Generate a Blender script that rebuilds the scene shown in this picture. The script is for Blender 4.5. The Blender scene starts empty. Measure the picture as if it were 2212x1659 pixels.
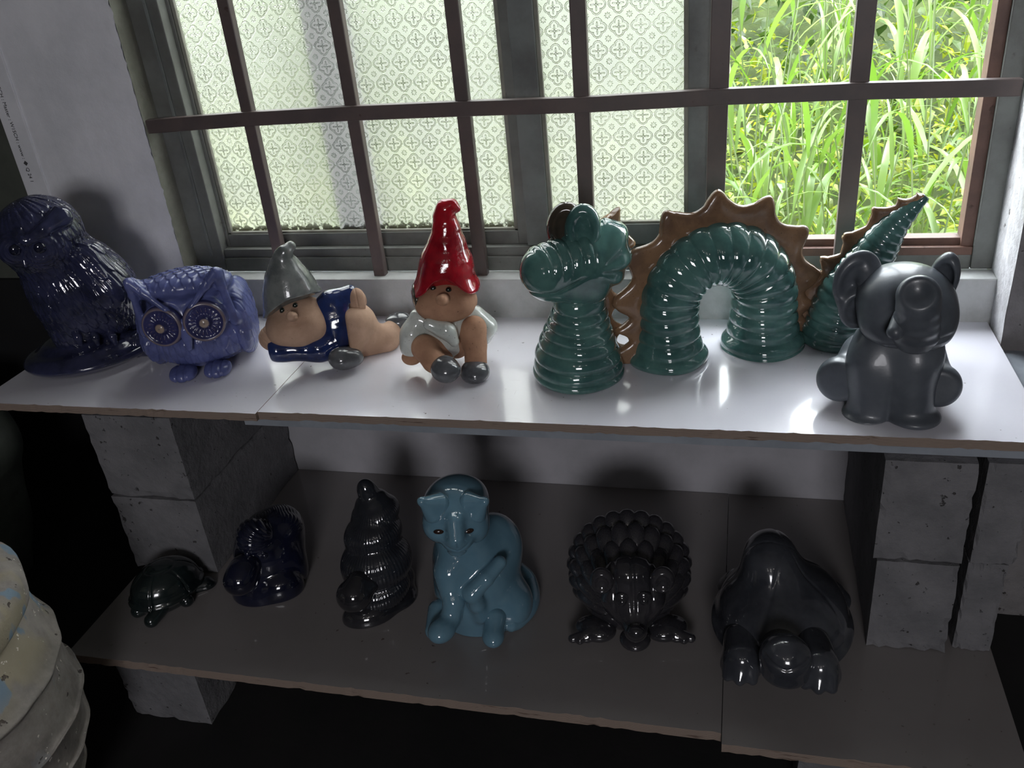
import bpy, bmesh, math, random
import numpy as np
from mathutils import Vector, Matrix
random.seed(7); np.random.seed(7)
C = bpy.context.scene.collection
SC = bpy.context.scene
PI = math.pi
# ------------------------------------------------------------------ camera
CAM = np.array([0.0, -1.752, 1.468]); FPX = 1901.6
MR = np.array([[0.96963736, 0.2263913, -0.09246816],      # rows: camera right, down, forward
               [0.02808397, -0.4787046, -0.87752675],
               [-0.24292936, 0.84828585, -0.47052784]])
cd = bpy.data.cameras.new('camera'); cam = bpy.data.objects.new('camera', cd); C.objects.link(cam)
cd.sensor_fit = 'HORIZONTAL'; cd.sensor_width = 36.0; cd.lens = 36.0*FPX/2212.0
cd.clip_start = 0.01; cd.clip_end = 100
r_, d_, f_ = MR
cam.matrix_world = Matrix(((r_[0], -d_[0], -f_[0], CAM[0]), (r_[1], -d_[1], -f_[1], CAM[1]), (r_[2], -d_[2], -f_[2], CAM[2]), (0, 0, 0, 1)))
SC.camera = cam
# ------------------------------------------------------------------ light
W = bpy.data.worlds.new('overcast_sky'); SC.world = W; W.use_nodes = True
bg = W.node_tree.nodes['Background']; bg.inputs[0].default_value = (0.90, 0.96, 1.0, 1); bg.inputs[1].default_value = 15.0
def sun(loc_dir, energy, angle, col):
    l = bpy.data.lights.new('sun', 'SUN'); l.energy = energy; l.angle = math.radians(angle); l.color = col
    o = bpy.data.objects.new('sun', l); C.objects.link(o)
    o.rotation_euler = Vector(loc_dir).to_track_quat('Z', 'Y').to_euler(); o.location = (2, 3, 6)
sun((0.35, 0.28, 1.0), 5.0, 2.0, (1.0, 0.96, 0.88))
def area(name, loc, target, size, energy, col, shape='SQUARE', size_y=None):
    l = bpy.data.lights.new(name, 'AREA'); l.energy = energy; l.size = size; l.color = col; l.shape = shape
    if size_y: l.size_y = size_y
    o = bpy.data.objects.new(name, l); C.objects.link(o); o.location = loc
    o.rotation_euler = (Vector(loc)-Vector(target)).to_track_quat('Z', 'Y').to_euler()
area('rear_key_light', (0.35, -4.6, 1.85), (-0.3, 0, 0.5), 0.95, 40, (0.97, 0.96, 1.0), 'RECTANGLE', 0.8)  # unseen key light behind the camera; no doorway is modelled
for lx, ly in ((-0.55, -3.3), (-0.55, -3.9), (0.35, -3.3), (0.35, -3.9), (1.2, -3.0)):
    area('ceiling_lamp', (lx, ly, 2.62), (lx, ly, 0), 0.10, 0.7, (1.0, 0.97, 0.93), 'DISK')
SC.view_settings.view_transform = 'Standard'; SC.view_settings.look = 'None'
SC.view_settings.gamma = 1.0; SC.view_settings.use_curve_mapping = False
SC.view_settings.exposure = 0.10
# ------------------------------------------------------------------ helpers
def ray(px, py):
    return MR.T @ np.array([(px-1106)/FPX, (py-829.5)/FPX, 1.0])
def on_y(px, py, y):
    v = ray(px, py); return CAM+v*((y-CAM[1])/v[1])
def on_z(px, py, z):
    v = ray(px, py); return CAM+v*((z-CAM[2])/v[2])
ZU, ZL = 0.668, 0.22
def link(name, me, mat=None, parent=None, smooth=False):
    o = bpy.data.objects.new(name, me); C.objects.link(o)
    if mat is not None:
        for m in (mat if isinstance(mat, (list, tuple)) else [mat]): me.materials.append(m)
    if parent is not None: o.parent = parent
    if smooth: me.polygons.foreach_set('use_smooth', [True]*len(me.polygons))
    return o
def mk(name, V, F, mat=None, parent=None, smooth=True, mi=None):
    me = bpy.data.meshes.new(name)
    V = np.asarray(V, dtype=np.float32).reshape(-1, 3)
    if isinstance(F, np.ndarray):
        n, k = F.shape
        me.vertices.add(len(V)); me.vertices.foreach_set('co', V.ravel())
        me.loops.add(n*k); me.loops.foreach_set('vertex_index', F.astype(np.int32).ravel())
        me.polygons.add(n); me.polygons.foreach_set('loop_start', np.arange(0, n*k, k, dtype=np.int32))
        me.update(calc_edges=True); me.validate()
    else:
        me.from_pydata([tuple(v) for v in V.tolist()], [], F); me.update()
    o = link(name, me, mat, parent, smooth)
    if mi is not None: me.polygons.foreach_set('material_index', mi)
    return o
def tag(o, label=None, cat=None, group=None, kind=None):
    if label: o['label'] = label
    if cat: o['category'] = cat
    if group: o['group'] = group
    if kind: o['kind'] = kind
    return o
def empty(name, loc=(0, 0, 0), rz=0.0):
    o = bpy.data.objects.new(name, None); C.objects.link(o); o.location = loc; o.rotation_euler = (0, 0, rz); o.empty_display_size = 0.05
    return o
def boxes(name, lst, mat, parent=None, bevel=0.0, mats=None, jitter=0.0):
    bm = bmesh.new()
    for b in lst:
        x0, x1, y0, y1, z0, z1 = b[:6]
        g = bmesh.ops.create_cube(bm, size=1.0)
        for v in g['verts']:
            v.co = Vector((x0+(v.co.x+.5)*(x1-x0), y0+(v.co.y+.5)*(y1-y0), z0+(v.co.z+.5)*(z1-z0)))
    if bevel: bmesh.ops.bevel(bm, geom=bm.edges[:], offset=bevel, segments=2, affect='EDGES', profile=0.6)
    me = bpy.data.meshes.new(name); bm.to_mesh(me); bm.free()
    return link(name, me, mat, parent)
# ------------------------------------------------------------------ materials
class N:
    """thin wrapper so shader maths reads like python"""
    nt = None
    def __init__(s, k): s.k = k
    @staticmethod
    def m(op, *a):
        n = N.nt.nodes.new('ShaderNodeMath'); n.operation = op
        for i, v in enumerate(a):
            if isinstance(v, N): N.nt.links.new(v.k, n.inputs[i])
            else: n.inputs[i].default_value = v
        return N(n.outputs[0])
    def __add__(s, o): return N.m('ADD', s, o)
    def __sub__(s, o): return N.m('SUBTRACT', s, o)
    def __rsub__(s, o): return N.m('SUBTRACT', o, s)
    def __mul__(s, o): return N.m('MULTIPLY', s, o)
    __rmul__ = __mul__; __radd__ = __add__
    def __truediv__(s, o): return N.m('DIVIDE', s, o)
def nabs(a): return N.m('ABSOLUTE', a)
def nmin(a, b): return N.m('MINIMUM', a, b)
def nmax(a, b): return N.m('MAXIMUM', a, b)
def nlen(a, b): return N.m('SQRT', a*a+b*b)
def nstep(x, a, b):
    n = N.nt.nodes.new('ShaderNodeMapRange'); n.interpolation_type = 'SMOOTHSTEP'
    N.nt.links.new(x.k, n.inputs[0]); n.inputs[1].default_value = a; n.inputs[2].default_value = b
    n.inputs[3].default_value = 0; n.inputs[4].default_value = 1
    return N(n.outputs[0])
def new_mat(name):
    m = bpy.data.materials.new(name); m.use_nodes = True
    nt = m.node_tree; p = nt.nodes['Principled BSDF']; N.nt = nt
    return m, nt, p
def tex(kind, scale, detail=4.0, rough=0.6, coords='Object', **kw):
    nt = N.nt
    t = nt.nodes.new('ShaderNodeTex'+kind); tc = nt.nodes.new('ShaderNodeTexCoord')
    mp = nt.nodes.new('ShaderNodeMapping')
    nt.links.new(tc.outputs[coords], mp.inputs[0]); nt.links.new(mp.outputs[0], t.inputs['Vector'])
    if isinstance(scale, (tuple, list)):
        mp.inputs['Scale'].default_value = scale; t.inputs['Scale'].default_value = 1.0
    else: t.inputs['Scale'].default_value = scale
    if 'Detail' in t.inputs: t.inputs['Detail'].default_value = detail
    if 'Roughness' in t.inputs: t.inputs['Roughness'].default_value = rough
    return t
def fac(t): return N(t.outputs[0])
def mixc(f, a, b):
    n = N.nt.nodes.new('ShaderNodeMix'); n.data_type = 'RGBA'
    if isinstance(f, N): N.nt.links.new(f.k, n.inputs[0])
    else: n.inputs[0].default_value = f
    for i, v in ((6, a), (7, b)):
        if isinstance(v, (tuple, list)): n.inputs[i].default_value = (*v[:3], 1)
        else: N.nt.links.new(v, n.inputs[i])
    return n.outputs[2]
def bump(h, strength=0.3, dist=0.002, into=None):
    n = N.nt.nodes.new('ShaderNodeBump'); n.inputs['Strength'].default_value = strength; n.inputs['Distance'].default_value = dist
    N.nt.links.new(h.k, n.inputs['Height'])
    if into is not None: N.nt.links.new(n.outputs[0], into)
    return n.outputs[0]
def srgb(r, g, b):
    f = lambda c: (c/255/12.92) if c/255 <= 0.04045 else ((c/255+0.055)/1.055)**2.4
    return (f(r), f(g), f(b))
def glaze(name, c1, c2, rough=0.12, scale=18, speck=None, bumpy=0.15, coat=0.6, edge=None, edge_col=None):
    m, nt, p = new_mat(name)
    n = tex('Noise', scale, 5)
    col = mixc(nstep(fac(n), 0.35, 0.68), c1, c2)
    if speck is not None:
        s = tex('Noise', scale*14, 2); col = mixc(nstep(fac(s), 0.66, 0.74), col, speck)
    if edge is not None:
        g = nt.nodes.new('ShaderNodeNewGeometry'); pt = N(g.outputs['Pointiness'])
        col = mixc(nstep(pt, edge[0], edge[1])*0.75, col, edge_col)
    nt.links.new(col, p.inputs['Base Color'])
    p.inputs['Roughness'].default_value = rough; p.inputs['Coat Weight'].default_value = coat; p.inputs['Coat Roughness'].default_value = 0.05
    b = tex('Noise', scale*3, 3); bump(fac(b), bumpy, 0.003, p.inputs['Normal'])
    return m
def matte(name, c1, c2, rough=0.85, scale=12, speck=None, bumpy=0.4, dist=0.002, spsc=10, th=(0.64, 0.72), bs=6):
    m, nt, p = new_mat(name)
    n = tex('Noise', scale, 6, 0.65)
    col = mixc(nstep(fac(n), 0.32, 0.7), c1, c2)
    h = fac(tex('Noise', scale*bs, 5, 0.7))
    if speck is not None:
        s = nstep(fac(tex('Noise', scale*spsc, 3)), *th); col = mixc(s, col, speck); h = h - s*1.2
    nt.links.new(col, p.inputs['Base Color']); p.inputs['Roughness'].default_value = rough
    bump(h, bumpy, dist, p.inputs['Normal'])
    return m
# ------------------------------------------------------------------ signed-distance modelling kit
f32 = np.float32
def rotm(ax=0, ay=0, az=0):
    a, b, c = (math.radians(t) for t in (ax, ay, az))
    X = np.array([[1, 0, 0], [0, math.cos(a), -math.sin(a)], [0, math.sin(a), math.cos(a)]])
    Y = np.array([[math.cos(b), 0, math.sin(b)], [0, 1, 0], [-math.sin(b), 0, math.cos(b)]])
    Z = np.array([[math.cos(c), -math.sin(c), 0], [math.sin(c), math.cos(c), 0], [0, 0, 1]])
    return Z @ Y @ X
def ell(P, c, r, R=None):
    q = P-np.asarray(c, f32)
    if R is not None: q = q @ np.asarray(R, f32)
    r = np.asarray(r, f32)
    k0 = np.sqrt(((q/r)**2).sum(1)); k1 = np.sqrt(((q/(r*r))**2).sum(1))+1e-9
    return k0*(k0-1)/k1
def rc(P, a, b, ra, rb=None):
    rb = ra if rb is None else rb
    a = np.asarray(a, f32); b = np.asarray(b, f32); ab = b-a
    t = np.clip(((P-a) @ ab)/max(float(ab @ ab), 1e-12), 0, 1)
    return np.sqrt(((P-a-t[:, None]*ab)**2).sum(1))-(ra+(rb-ra)*t)
def chain(P, pts, k=0.01):
    d = None
    for (a, ra), (b, rb) in zip(pts[:-1], pts[1:]):
        e = rc(P, a, b, ra, rb); d = e if d is None else smin(d, e, k)
    return d
def smin(a, b, k):
    h = np.clip(0.5+0.5*(b-a)/k, 0, 1); return b+(a-b)*h-k*h*(1-h)
def smax(a, b, k): return -smin(-a, -b, k)
def sm(k, *ds):
    d = ds[0]
    for e in ds[1:]: d = smin(d, e, k)
    return d
def sst(x, a, b):
    t = np.clip((x-a)/(b-a), 0, 1); return t*t*(3-2*t)
def scallop(u, v, du, dv, quill=0.25):
    """overlapping rounded feathers / scales, 0..1, tips pointing to -v"""
    r = np.floor(v/dv); best = np.zeros_like(u)
    for j in (0, 1):
        row = r+j; s = v/dv-row
        uu = u/du+0.5*np.mod(row, 2); fu = (uu-np.floor(uu)-0.5)*2
        w = np.sqrt(np.clip(1-np.minimum(s, 0)**2, 0, 1))
        inside = sst(w-np.abs(fu), 0.0, 0.22)
        h = (0.35+0.65*(1-s)/2)*inside*(1-quill*np.exp(-(fu/0.13)**2))
        best = np.maximum(best, h)
    return best
_EDGES = [((0, 0, 0), (1, 0, 0)), ((0, 1, 0), (1, 1, 0)), ((0, 0, 1), (1, 0, 1)), ((0, 1, 1), (1, 1, 1)),
          ((0, 0, 0), (0, 1, 0)), ((1, 0, 0), (1, 1, 0)), ((0, 0, 1), (0, 1, 1)), ((1, 0, 1), (1, 1, 1)),
          ((0, 0, 0), (0, 0, 1)), ((1, 0, 0), (1, 0, 1)), ((0, 1, 0), (0, 1, 1)), ((1, 1, 0), (1, 1, 1))]
def sdf_mesh(F, lo, hi, h):
    lo = np.asarray(lo, float)-2*h; hi = np.asarray(hi, float)+2*h; B = 8
    nb = np.ceil((hi-lo)/h/B).astype(int)+1; n = nb*B
    ctr = np.stack(np.meshgrid(*[np.arange(k) for k in nb], indexing='ij'), -1).reshape(-1, 3)
    cp = (lo+(ctr*B+(B-1)/2)*h).astype(f32)
    dc = F(cp)
    keep = np.abs(dc) < B*h*1.9
    D = np.repeat(np.repeat(np.repeat(dc.reshape(nb), B, 0), B, 1), B, 2).astype(f32)
    off = np.stack(np.meshgrid(*[np.arange(B)]*3, indexing='ij'), -1).reshape(-1, 3)
    kb = ctr[keep]
    for i in range(0, len(kb), 400):
        idx = (kb[i:i+400, None, :]*B+off[None]).reshape(-1, 3)
        D[idx[:, 0], idx[:, 1], idx[:, 2]] = F((lo+idx*h).astype(f32))
    S = D < 0
    a = S[:-1, :-1, :-1]; anyin = np.zeros_like(a); allin = np.ones_like(a)
    nx, ny, nz = D.shape
    for dx in (0, 1):
        for dy in (0, 1):
            for dz in (0, 1):
                c = S[dx:nx-1+dx, dy:ny-1+dy, dz:nz-1+dz]; anyin |= c; allin &= c
    act = anyin & ~allin
    ids = np.argwhere(act); vid = np.full(act.shape, -1, np.int32); vid[act] = np.arange(len(ids))
    acc = np.zeros((len(ids), 3)); cnt = np.zeros(len(ids))
    for e0, e1 in _EDGES:
        i0 = ids+np.array(e0); i1 = ids+np.array(e1)
        d0 = D[i0[:, 0], i0[:, 1], i0[:, 2]]; d1 = D[i1[:, 0], i1[:, 1], i1[:, 2]]
        x = (d0 < 0) != (d1 < 0); t = np.where(x, d0/np.where(x, d0-d1, 1), 0)
        acc += np.where(x[:, None], i0+t[:, None]*(i1-i0), 0); cnt += x
    V = (lo+acc/cnt[:, None]*h)
    # one projection step on to the true surface
    P = V.astype(f32); d = F(P); g = np.stack([(F(P+np.eye(3, dtype=f32)[k]*f32(h*.4))-d)/(h*.4) for k in range(3)], 1)
    g2 = (g*g).sum(1)+1e-6; st = np.clip(d/g2, -h*.6, h*.6); V = V-g*st[:, None]
    Q = []
    for ax in range(3):
        sh = [slice(1, -1)]*3
        lo_s = [slice(1, -1)]*3; hi_s = [slice(1, -1)]*3
        lo_s[ax] = slice(0, -1); hi_s[ax] = slice(1, None)
        s0 = S[tuple(lo_s)]; s1 = S[tuple(hi_s)]
        for flip, msk in ((False, s0 & ~s1), (True, ~s0 & s1)):
            e = np.argwhere(msk)
            if not len(e): continue
            e = e+np.array([0 if k == ax else 1 for k in range(3)])
            u, w = (ax+1) % 3, (ax+2) % 3
            du = np.eye(3, dtype=int)[u]; dw = np.eye(3, dtype=int)[w]
            q = [e-du-dw, e-dw, e, e-du]
            ok = np.all([np.all((k >= 0) & (k < np.array(vid.shape)), 1) for k in q], 0)
            q = [vid[k[ok][:, 0], k[ok][:, 1], k[ok][:, 2]] for k in q]
            q = np.stack(q, 1)
            if flip: q = q[:, ::-1]
            Q.append(q)
    if not Q: return None
    Q = np.concatenate(Q); Q = Q[(Q >= 0).all(1)]
    return V, Q
_G = np.stack(np.meshgrid(np.arange(-.32, .321, .016), np.arange(-.24, .281, .016), np.arange(-.008, .44, .016), indexing='ij'), -1).reshape(-1, 3).astype(f32)
def sculpt(name, F, lo, hi, h, mat, parent, label=None):
    g = _G[F(_G) < .022]; lo = g.min(0)-.012; hi = g.max(0)+.012      # bounds found on a coarse grid
    r = sdf_mesh(F, lo, hi, h)
    if r is None: print('EMPTY PART', name, parent.name, lo, hi); return None
    V, Q = r
    o = mk(name, V, Q, mat, parent, True)
    if label: o['label'] = label
    return o
class Fig:
    """a figurine: local frame x = to the right, y = away from the room, z = up, origin at its base"""
    def __init__(s, name, label, cat, px, py, z, group=None):
        b = on_z(px, py, z); a = np.array([b[0]-CAM[0], b[1]-CAM[1]]); a /= np.hypot(*a)
        s.b, s.a, s.r = b, a, np.array([a[1], -a[0]])
        s.k = FPX/np.linalg.norm(b-CAM)
        s.o = empty(name, b, math.atan2(-a[0], a[1])); tag(s.o, label, cat, group)
    def q(s, px, py, dv=0.0):
        v = ray(px, py); n = np.array([s.a[0], s.a[1], 0]); p0 = s.b+n*dv
        P = CAM+v*(((p0-CAM) @ n)/(v @ n)); d = P-s.b
        return np.array([d[0]*s.r[0]+d[1]*s.r[1], dv, d[2]])
    def m(s, px): return px/s.k
    def hit(s, fn, px, py, sink=0.0):
        """the point of a sculpted surface that lies at this place of the photograph"""
        R = np.stack([[s.r[0], s.r[1], 0], [s.a[0], s.a[1], 0], [0, 0, 1]])
        o = R @ (CAM-s.b); v = R @ ray(px, py); v /= np.linalg.norm(v)
        t0 = np.linalg.norm(CAM-s.b); t = np.arange(t0-.35, t0+.35, .0008)
        P = (o+t[:, None]*v).astype(f32); d = fn(P); k = np.argmax(d < 0)
        return (P[k]+v*sink).astype(float) if (d < 0).any() else s.q(px, py, 0)
    def part(s, name, F, lo, hi, h, mat, label=None):
        return sculpt(name, lambda P: smax(F(P), -P[:, 2]+f32(0.0003), 0.003), lo, hi, h, mat, s.o, label)
def frames(path):
    path = np.asarray(path, float); T = np.gradient(path, axis=0); T /= np.linalg.norm(T, axis=1)[:, None]
    up = np.array([0, 1.0, 0]) if abs(T[0][1]) < .9 else np.array([1.0, 0, 0])
    Ns = []; n = up-T[0]*(up @ T[0]); n /= np.linalg.norm(n)
    for t in T:
        n = n-t*(n @ t); n /= np.linalg.norm(n); Ns.append(n)
    Ns = np.array(Ns); return T, Ns, np.cross(T, Ns)
def spline(pts, n):
    pts = np.asarray(pts, float); k = len(pts); P = np.vstack([2*pts[0]-pts[1], pts, 2*pts[-1]-pts[-2]]); out = []
    for u in np.linspace(0, k-1, n):
        i = min(int(u), k-2); t = u-i; p0, p1, p2, p3 = P[i:i+4]
        out.append(0.5*((2*p1)+(-p0+p2)*t+(2*p0-5*p1+4*p2-p3)*t*t+(-p0+3*p1-3*p2+p3)*t**3))
    return np.array(out)
def tube(name, path, rad, mat, parent, seg=40, asp=1.0, smooth=True, mod=None, floor=None):
    T, A, Bn = frames(path); n = len(path); th = np.linspace(0, 2*PI, seg, endpoint=False)
    rad = np.broadcast_to(np.asarray(rad, float), (n,))
    R = rad[:, None]*np.ones(seg)
    if mod is not None: R = R+mod(np.arange(n)[:, None], th[None, :])
    V = path[:, None, :]+R[..., None]*(np.cos(th)[None, :, None]*A[:, None, :]+asp*np.sin(th)[None, :, None]*Bn[:, None, :])
    V = V.reshape(-1, 3)
    if floor is not None: V[:, 2] = np.maximum(V[:, 2], floor)
    i = np.arange(n-1)[:, None]*seg; j = np.arange(seg)[None]; j2 = (j+1) % seg
    F = np.stack([i+j, i+j2, i+seg+j2, i+seg+j], -1).reshape(-1, 4).tolist()
    F.append(list(range(seg))[::-1]); F.append([(n-1)*seg+t for t in range(seg)])
    return mk(name, V, F, mat, parent, smooth)
def lathe(name, prof, mat, parent, seg=64, smooth=True, mod=None):
    prof = np.asarray(prof, float); th = np.linspace(0, 2*PI, seg, endpoint=False); n = len(prof)
    R = prof[:, 0:1]*np.ones(seg)
    if mod is not None: R = R+mod(prof[:, 1:2], th[None])
    V = np.stack([R*np.cos(th), R*np.sin(th), prof[:, 1:2]*np.ones(seg)], -1).reshape(-1, 3)
    i = np.arange(n-1)[:, None]*seg; j = np.arange(seg)[None]; j2 = (j+1) % seg
    F = np.stack([i+j, i+j2, i+seg+j2, i+seg+j], -1).reshape(-1, 4).tolist()
    F.append(list(range(seg))[::-1]); F.append([(n-1)*seg+t for t in range(seg)])
    return mk(name, V, F, mat, parent, smooth)
# ------------------------------------------------------------------ surface materials
M = {}
def laminate(name, base, tintn, rough):
    m, nt, p = new_mat(name)
    n = fac(tex('Noise', 3.0, 4)); col = mixc(nstep(n, .3, .75)*0.5, base, tintn)
    sp = fac(tex('Noise', (75, 75, 75), 2)); area_ = fac(tex('Noise', 4.5, 2))
    fleck = nstep(sp, .70, .725)*nstep(area_, .45, .62)
    col = mixc(fleck*0.8, col, srgb(70, 52, 48))
    sc1 = fac(tex('Noise', (14, 420, 30), 2)); sc2 = fac(tex('Noise', (330, 11, 30), 2))
    scr = nmax(nstep(sc1, .69, .72), nstep(sc2, .71, .74))*nstep(fac(tex('Noise', 7, 2)), .5, .65)
    col = mixc(scr*0.35, col, srgb(120, 112, 118))
    nt.links.new(col, p.inputs['Base Color'])
    rr = nstep(fac(tex('Noise', 9, 4)), .3, .75)*0.12+rough
    nt.links.new(rr.k, p.inputs['Roughness']); p.inputs['Coat Weight'].default_value = .5; p.inputs['Coat Roughness'].default_value = .07
    bump(fac(tex('Noise', 6, 2))-scr*.15, .04, .004, p.inputs['Normal'])
    return m
M['lam'] = laminate('white_laminate', srgb(236, 235, 243), srgb(226, 224, 236), .13)
M['lam_low'] = laminate('dimmed_worn_laminate', srgb(134, 129, 128), srgb(118, 114, 113), .36)  # worn, and its colour darkened further to keep the lower shelf dim
def plywood():
    m, nt, p = new_mat('plywood_edge')
    w = tex('Wave', (0.6, 0.6, 150), 2); w.bands_direction = 'Z'; w.inputs['Distortion'].default_value = 1.2; w.inputs['Detail Scale'].default_value = .6
    col = mixc(fac(w), srgb(122, 106, 96), srgb(154, 138, 126))
    n = fac(tex('Noise', (16, 16, 160), 4)); col = mixc(nstep(n, .6, .72)*.7, col, srgb(70, 46, 38))
    nt.links.new(col, p.inputs['Base Color']); p.inputs['Roughness'].default_value = .85
    bump(fac(w)+n, .4, .001, p.inputs['Normal']); return m
M['ply'] = plywood()
M['plaster'] = matte('white_plaster', srgb(234, 234, 239), srgb(216, 217, 222), .75, 5, None, .35, .004, bs=3)
M['rough_plaster'] = matte('rough_render', srgb(204, 203, 206), srgb(168, 166, 168), .9, 14, srgb(120, 110, 105), .9, .006, 5, (.68, .74), 3)
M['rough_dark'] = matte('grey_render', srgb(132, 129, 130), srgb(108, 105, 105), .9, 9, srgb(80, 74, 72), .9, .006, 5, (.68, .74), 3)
M['ledge'] = matte('ledge_paint', srgb(188, 190, 190), srgb(168, 170, 168), .8, 9, srgb(90, 84, 76), .4, .003, 5, (.73, .76), 4)
M['cement'] = matte('bare_cement', srgb(150, 150, 140), srgb(122, 122, 112), .9, 8, None, .6, .004)
M['frame'] = matte('grey_frame_paint', srgb(118, 121, 117), srgb(94, 95, 91), .6, 7, srgb(60, 48, 40), .3, .002, 3, (.66, .78), 5)
M['sash'] = matte('sash_paint', srgb(120, 126, 124), srgb(92, 94, 92), .55, 6, srgb(66, 56, 48), .25, .002, 3, (.68, .8), 5)
M['rust'] = matte('rusty_brown_paint', srgb(112, 82, 70), srgb(86, 62, 54), .55, 10, srgb(66, 44, 34), .3, .002, 3, (.62, .75), 5)
M['bar'] = matte('brown_bar_paint', srgb(100, 87, 84), srgb(86, 77, 76), .45, 10, srgb(70, 52, 46), .15, .001, 3, (.66, .75), 5)
M['block'] = matte('aerated_concrete', srgb(122, 121, 124), srgb(102, 102, 105), .95, 9, srgb(64, 62, 62), .8, .004, 7, (.66, .72), 7)
M['dark_wall'] = matte('dark_grey_wall', srgb(86, 90, 82), srgb(70, 73, 68), .9, 4, None, .3, .004)
M['dado'] = matte('near_black_wall', srgb(26, 27, 29), srgb(18, 18, 20), .95, 4, None, .3, .004)  # plain near-black, for the lower left wall and the post
M['floor'] = matte('dark_floor', srgb(28, 26, 27), srgb(19, 19, 20), .8, 5, None, .3, .004)
M['room'] = matte('room_paint', srgb(150, 146, 140), srgb(138, 134, 130), .9, 3, None, .2, .004)
M['steel'] = matte('grey_steel', srgb(150, 156, 164), srgb(132, 138, 146), .4, 10, None, .1, .001)
M['soil'] = matte('soil', srgb(70, 84, 34), srgb(46, 58, 22), .95, 6, None, .5, .01)
def patterned_glass():
    m, nt, p = new_mat('patterned_glass')
    nt.nodes.remove(p); out = nt.nodes['Material Output']
    tc = nt.nodes.new('ShaderNodeTexCoord'); sp = nt.nodes.new('ShaderNodeSeparateXYZ'); nt.links.new(tc.outputs['Object'], sp.inputs[0])
    X, Z = N(sp.outputs[0]), N(sp.outputs[2]); pitch = 0.0425
    def cell(ox):
        u = N.m('FRACT', X/pitch+(100+ox))-0.5; v = N.m('FRACT', Z/pitch+(100+ox))-0.5
        return u, v
    u, v = cell(0.0); au, av = nabs(u), nabs(v)
    big = nmin(nlen(au-0.21, av), nlen(au, av-0.21))-0.205          # quatrefoil outline
    ring = 1-nstep(nabs(big), 0.012, 0.045)
    net = 1-nstep(nabs(nabs(au+av-0.5)-0.035), 0.008, 0.03)          # lattice lines between the foils
    net = net*nstep(big, 0.0, 0.03)
    pet = nmin(nlen((au-0.165)*0.8, av*2.2), nlen(au*2.2, (av-0.165)*0.8))
    petal = 1-nstep(pet, 0.055, 0.085)
    vein = 1-nstep(nmin(au, av), .004, .014)
    dg = nlen(au-0.075, av-0.075); dot4 = 1-nstep(dg, 0.018, 0.04)
    u2, v2 = cell(0.5); r2 = nlen(u2, v2); th2 = N.m('ARCTAN2', v2, u2)
    pr = 0.105+0.03*N.m('COSINE', th2*8.0)
    small = 1-nstep(nabs(r2-pr), 0.012, 0.035); core = 1-nstep(r2, 0.02, 0.04)
    h = ring*0.8+net*0.5+petal*(1-vein*.6)+dot4*.7+small*0.9+core*.8
    shade_noise = fac(tex('Noise', 7, 3)); zlow = 1-nstep(Z, 0.845, 0.885)
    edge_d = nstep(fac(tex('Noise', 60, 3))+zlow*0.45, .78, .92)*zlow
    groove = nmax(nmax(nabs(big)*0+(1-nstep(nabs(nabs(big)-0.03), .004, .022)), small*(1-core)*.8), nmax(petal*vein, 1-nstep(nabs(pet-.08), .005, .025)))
    relief_shade = groove*(nstep(shade_noise, .2, .7)*.4+.42)  # dark refraction lines of the relief, painted into the glass colour
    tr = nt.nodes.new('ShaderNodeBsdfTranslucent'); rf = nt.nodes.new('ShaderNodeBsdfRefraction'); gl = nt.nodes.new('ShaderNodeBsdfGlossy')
    col = mixc(relief_shade, srgb(188, 186, 182), srgb(66, 66, 62)); col = mixc(edge_d, col, srgb(40, 36, 28))
    bn_ = bump(h+fac(tex('Noise', 260, 2))*.10, 0.6, 0.0032)
    nt.links.new(col, tr.inputs[0]); nt.links.new(col, rf.inputs[0]); rf.inputs['Roughness'].default_value = .26; rf.inputs['IOR'].default_value = 1.4; nt.links.new(bn_, rf.inputs['Normal']); gl.inputs['Roughness'].default_value = .15
    bn = bn_
    nt.links.new(bn, tr.inputs['Normal']); nt.links.new(bn, gl.inputs['Normal'])
    fr = nt.nodes.new('ShaderNodeFresnel'); fr.inputs[0].default_value = 1.35; nt.links.new(bn, fr.inputs['Normal'])
    m1 = nt.nodes.new('ShaderNodeMixShader'); m1.inputs[0].default_value = .74
    nt.links.new(tr.outputs[0], m1.inputs[1]); nt.links.new(rf.outputs[0], m1.inputs[2])
    m2 = nt.nodes.new('ShaderNodeMixShader'); nt.links.new(fr.outputs[0], m2.inputs[0])
    nt.links.new(m1.outputs[0], m2.inputs[1]); nt.links.new(gl.outputs[0], m2.inputs[2])
    nt.links.new(m2.outputs[0], out.inputs[0]); return m
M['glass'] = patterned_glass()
def leaf_mat(name, c1, c2, trans=.45):
    m, nt, p = new_mat(name); nt.nodes.remove(p); out = nt.nodes['Material Output']
    oi = nt.nodes.new('ShaderNodeObjectInfo'); g = nt.nodes.new('ShaderNodeNewGeometry')
    rnd = N.m('FRACT', N(oi.outputs['Random'])+N(g.outputs['Random Per Island']))
    col = mixc(rnd, c1, c2)
    d = nt.nodes.new('ShaderNodeBsdfDiffuse'); t = nt.nodes.new('ShaderNodeBsdfTranslucent'); gl = nt.nodes.new('ShaderNodeBsdfGlossy')
    gl.inputs['Roughness'].default_value = .35
    nt.links.new(col, d.inputs[0]); nt.links.new(col, t.inputs[0])
    a = nt.nodes.new('ShaderNodeMixShader'); a.inputs[0].default_value = trans; nt.links.new(d.outputs[0], a.inputs[1]); nt.links.new(t.outputs[0], a.inputs[2])
    b = nt.nodes.new('ShaderNodeMixShader'); b.inputs[0].default_value = .06; nt.links.new(a.outputs[0], b.inputs[1]); nt.links.new(gl.outputs[0], b.inputs[2])
    nt.links.new(b.outputs[0], out.inputs[0]); return m
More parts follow.
